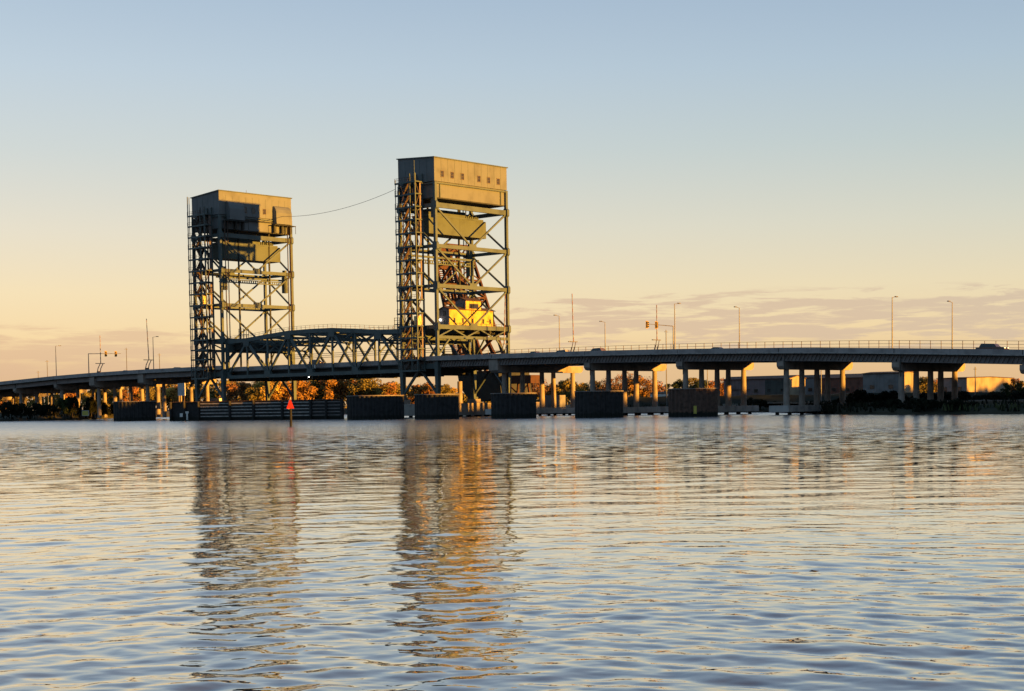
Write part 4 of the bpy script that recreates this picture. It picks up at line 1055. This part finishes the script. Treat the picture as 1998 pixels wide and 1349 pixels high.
def row(items, D, dj, where, count_from, group, wide=1.0):
    tot = {}
    for it in items: tot[it[2]] = tot.get(it[2], 0) + 1
    seen = {}
    for i, (px, py, col, *k) in enumerate(items):
        d = D + rnd.uniform(-dj, dj); x = X_at(px, d, 5); top = Z_at(py, x, d)
        seen[col] = seen.get(col, 0) + 1
        pre = (ORD[seen[col] - 1] + ' ') if tot[col] > 1 else 'only '
        kk = k[0] if k else (5 if col == 'twig' else rnd.randrange(5))
        plant(kk, x, d, 1.8, (top - 1.8) * 1.12, col, f'{pre}{CN[col]} tree {where}, counting from {count_from}' if tot[col] > 1 else f'only {CN[col]} tree {where}', group=group, wide=wide * rnd.uniform(.95, 1.25))
row([(448, 752, 'rustleaf'), (462, 745, 'twig'), (480, 748, 'rustleaf'), (497, 757, 'olive'), (515, 743, 'gold'), (533, 747, 'gold'), (548, 744, 'orange'), (566, 752, 'rustleaf'), (584, 745, 'orange'),
     (598, 755, 'gold'), (614, 743, 'olive'), (630, 738, 'rustleaf'), (648, 741, 'orange'), (664, 736, 'rustleaf'), (682, 744, 'gold'), (698, 737, 'orange'), (716, 740, 'olive'), (734, 744, 'olive'), (750, 748, 'rustleaf'), (766, 753, 'olive')],
    668, 12, 'below the lift span', 'the left tower', 'autumn trees below the lift span')
row([(808, 755, 'rustleaf'), (822, 749, 'orange'), (838, 754, 'rustleaf'), (866, 752, 'olive'), (882, 758, 'gold')], 640, 10, 'between the legs of the middle tower', 'its left leg', 'trees behind the middle tower legs', 1.1)
row([(1018, 752, 'rustleaf'), (1038, 740, 'rustleaf'), (1056, 744, 'twig'), (1076, 750, 'orange'), (1104, 741, 'olive'), (1118, 748, 'gold'), (1138, 752, 'gold'), (1160, 748, 'olive'), (1182, 742, 'twig'), (1204, 737, 'twig'),
     (1222, 732, 'twig'), (1244, 736, 'orange'), (1262, 742, 'twig'), (1283, 748, 'rustleaf'), (1306, 752, 'green')], 560, 14, 'behind the first three right-hand piers', 'the middle tower', 'trees behind the right viaduct')
row([(1334, 743, 'green'), (1352, 741, 'olive'), (1372, 746, 'green'), (1392, 748, 'rustleaf'), (1412, 743, 'rustleaf'), (1432, 746, 'green'), (1452, 744, 'olive')], 600, 14, 'around the third right-hand pier', 'the left', 'trees around the third pier')
row([(1632, 746, 'olive'), (1644, 750, 'green'), (1790, 748, 'green'), (1803, 740, 'olive'), (1822, 744, 'rustleaf'), (1850, 748, 'green'), (1905, 742, 'olive'), (1945, 743, 'green')], 545, 14, 'behind the warehouses on the right', 'the left', 'trees behind the warehouses')
row([(1962, 750, 'green', 3), (1978, 742, 'rustleaf'), (1992, 746, 'green')], 420, 8, 'at the right edge beyond the long warehouse', 'the left', 'trees at the right edge')
row([(10, 768, 'rustleaf'), (30, 766, 'olive'), (118, 762, 'olive'), (140, 766, 'rustleaf'), (196, 760, 'green'), (214, 764, 'olive'), (262, 757, 'rustleaf'), (284, 760, 'olive'), (318, 756, 'rustleaf'), (336, 760, 'gold'), (352, 757, 'orange'), (372, 762, 'olive'), (398, 764, 'rustleaf'), (415, 760, 'olive')],
    690, 14, 'under the left viaduct', 'the left edge', 'trees under the left viaduct')
def shrubs(items, where, frm, group, d0):
    n = len(items)
    for i, (px, D, py, col) in enumerate(items):
        x = X_at(px, D, 3); top = Z_at(py, x, D); h = max(1.2, top - d0)
        plant(6 if i % 3 else 7, x, D, d0, h, col, f'{ORD[i]} dark shrub {where}, counting from {frm}', 'shrub', 'shrub', group, 3.0 / max(h, 2.2) if h > 3 else 1.1)
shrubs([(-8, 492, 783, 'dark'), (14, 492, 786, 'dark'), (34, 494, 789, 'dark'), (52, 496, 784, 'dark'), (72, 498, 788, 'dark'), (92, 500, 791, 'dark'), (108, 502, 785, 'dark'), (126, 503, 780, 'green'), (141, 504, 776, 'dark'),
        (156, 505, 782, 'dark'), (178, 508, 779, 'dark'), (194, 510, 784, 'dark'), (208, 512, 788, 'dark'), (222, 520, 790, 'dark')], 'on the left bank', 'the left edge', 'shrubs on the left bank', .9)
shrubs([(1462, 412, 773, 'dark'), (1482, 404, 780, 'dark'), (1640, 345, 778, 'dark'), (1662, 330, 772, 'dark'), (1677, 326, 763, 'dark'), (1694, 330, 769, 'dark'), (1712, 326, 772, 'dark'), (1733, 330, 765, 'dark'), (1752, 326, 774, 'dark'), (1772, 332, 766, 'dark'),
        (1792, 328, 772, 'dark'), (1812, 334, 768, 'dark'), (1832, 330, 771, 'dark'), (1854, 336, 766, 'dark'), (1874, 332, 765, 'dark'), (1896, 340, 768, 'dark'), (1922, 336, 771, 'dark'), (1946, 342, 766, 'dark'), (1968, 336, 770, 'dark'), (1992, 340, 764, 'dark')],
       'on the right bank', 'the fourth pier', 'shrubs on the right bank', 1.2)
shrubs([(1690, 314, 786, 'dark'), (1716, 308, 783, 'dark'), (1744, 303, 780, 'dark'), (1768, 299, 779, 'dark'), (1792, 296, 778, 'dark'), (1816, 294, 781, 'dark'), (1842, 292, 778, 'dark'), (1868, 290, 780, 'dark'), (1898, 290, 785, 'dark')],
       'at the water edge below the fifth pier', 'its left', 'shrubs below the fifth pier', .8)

# ground cover, reeds and the wood on the horizon: too many to count
def scatter_cards(name, label, m, pts, hmin, hmax, wmin, wmax, seed=1):
    rs = random.Random(seed); g = MB()
    for x, y, z in pts:
        a = rs.uniform(0, math.pi); h = rs.uniform(hmin, hmax); w = rs.uniform(wmin, wmax); dx, dy = math.cos(a) * w, math.sin(a) * w; l = rs.uniform(-.3, .3) * h
        g.add([(x - dx, y - dy, z - .1), (x + dx, y + dy, z - .1), (x + l + dx * .2, y + dy * .2, z + h), (x + l - dx * .4, y - dy * .4, z + h * .9)], [(0, 1, 2, 3)])
    me = bpy.data.meshes.new(name); me.from_pydata(g.v, [], g.f); me.materials.append(M[m]); o = bpy.data.objects.new(name, me); C.objects.link(o); tag(o, label, name.replace('_', ' '), None, 'stuff'); return o
rg = random.Random(5); pts = []
for x, y in shoreline:
    if (-260 < x < -110 and y < 540) or (20 < x < 240 and y < 440):
        for _ in range(46):
            t_ = rg.random() ** 1.5 * 16; pts.append((x + rg.uniform(-2.5, 2.5), y + 1.2 + t_, .5 + min(t_, 8) * .13))
scatter_cards('marsh_grass', 'dark marsh grass along the water edge', 'leaf_dark', pts, .5, 1.5, .12, .4, 2)
pts = []
for x, y in shoreline:
    if 80 < x < 260 and y < 300:
        for _ in range(40): pts.append((x + rg.uniform(-2.5, 2.5), y + rg.uniform(1, 7), .8))
scatter_cards('reeds', 'olive reeds on the right bank at the frame edge', 'grass', pts, .6, 1.3, .1, .3, 3)
def berm():
    g = MB(); n = 80; V = []; rr = random.Random(9)
    for i in range(n + 1):
        x = 25 + 300 * i / n; w = rr.uniform(-.25, .25)
        yb_ = 446 - .12 * (x - 25)
        V += [(x, yb_ - 14, 1.0), (x, yb_ - 3, 4.6 + w), (x, yb_ + 4, 4.7 + w), (x, yb_ + 16, 1.0)]
    f = [(4 * i + k, 4 * i + k + 1, 4 * i + 5 + k, 4 * i + 4 + k) for i in range(n) for k in range(3)]
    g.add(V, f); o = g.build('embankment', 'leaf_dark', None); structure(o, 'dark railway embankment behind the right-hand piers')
berm()
def far_wood():
    rs = np.random.RandomState(8); n = 60000; x = rs.uniform(-420, 520, n); env = 7.2 + 2.2 * np.sin(x * .05) * np.sin(x * .013 + 1) + 1.4 * np.sin(x * .31) + 6.0 / (1 + np.exp((x + 30) * .05))
    z = 1.5 + rs.rand(n) ** .8 * env; y = 745 + rs.uniform(-8, 20, n); s_ = rs.uniform(.35, .8, n)
    a = rs.rand(n) * 6.28; dx = np.cos(a) * s_; dy = np.sin(a) * s_; t_ = rs.uniform(-.5, .5, n)
    v = np.stack([np.stack([x - dx, y - dy, z - t_], 1), np.stack([x, y, z - s_], 1), np.stack([x + dx, y + dy, z + t_], 1), np.stack([x, y, z + s_], 1)], 1).reshape(-1, 3)
    me = bpy.data.meshes.new('distant_wood'); me.from_pydata(v.tolist(), [], [tuple(range(4 * i, 4 * i + 4)) for i in range(n)]); me.materials.append(M['leaf_olive'])
    o = bpy.data.objects.new('distant_wood', me); C.objects.link(o); tag(o, 'low distant woods along the horizon', 'woods', None, 'stuff')
far_wood()
def east_wood():   # the wooded right bank beyond the frame, towards the sun
    pts_ = []
    rs = np.random.RandomState(4); n = 42000
    c = B(300, 30); du = B(1, 0) - B(0, 0); dv = B(0, 1) - B(0, 0)
    q = rs.uniform(-65, 190, n); p = rs.uniform(-14, 14, n); env = 13.0 + 1.1 * np.sin(q * .16) + .8 * np.sin(q * .47)
    z = 1 + rs.rand(n) * env; s_ = rs.uniform(.5, 1.0, n); x = c.x + du.x * p + dv.x * q; y = c.y + du.y * p + dv.y * q
    a = rs.rand(n) * 6.28; dx = np.cos(a) * s_; dy = np.sin(a) * s_
    v = np.stack([np.stack([x - dx, y - dy, z], 1), np.stack([x, y, z - s_], 1), np.stack([x + dx, y + dy, z], 1), np.stack([x, y, z + s_], 1)], 1).reshape(-1, 3)
    me = bpy.data.meshes.new('riverside_wood'); me.from_pydata(v.tolist(), [], [tuple(range(4 * i, 4 * i + 4)) for i in range(n)]); me.materials.append(M['leaf_green'])
    o = bpy.data.objects.new('riverside_wood', me); C.objects.link(o); tag(o, 'woods on the right bank beyond the viaduct', 'woods', None, 'stuff')
east_wood()
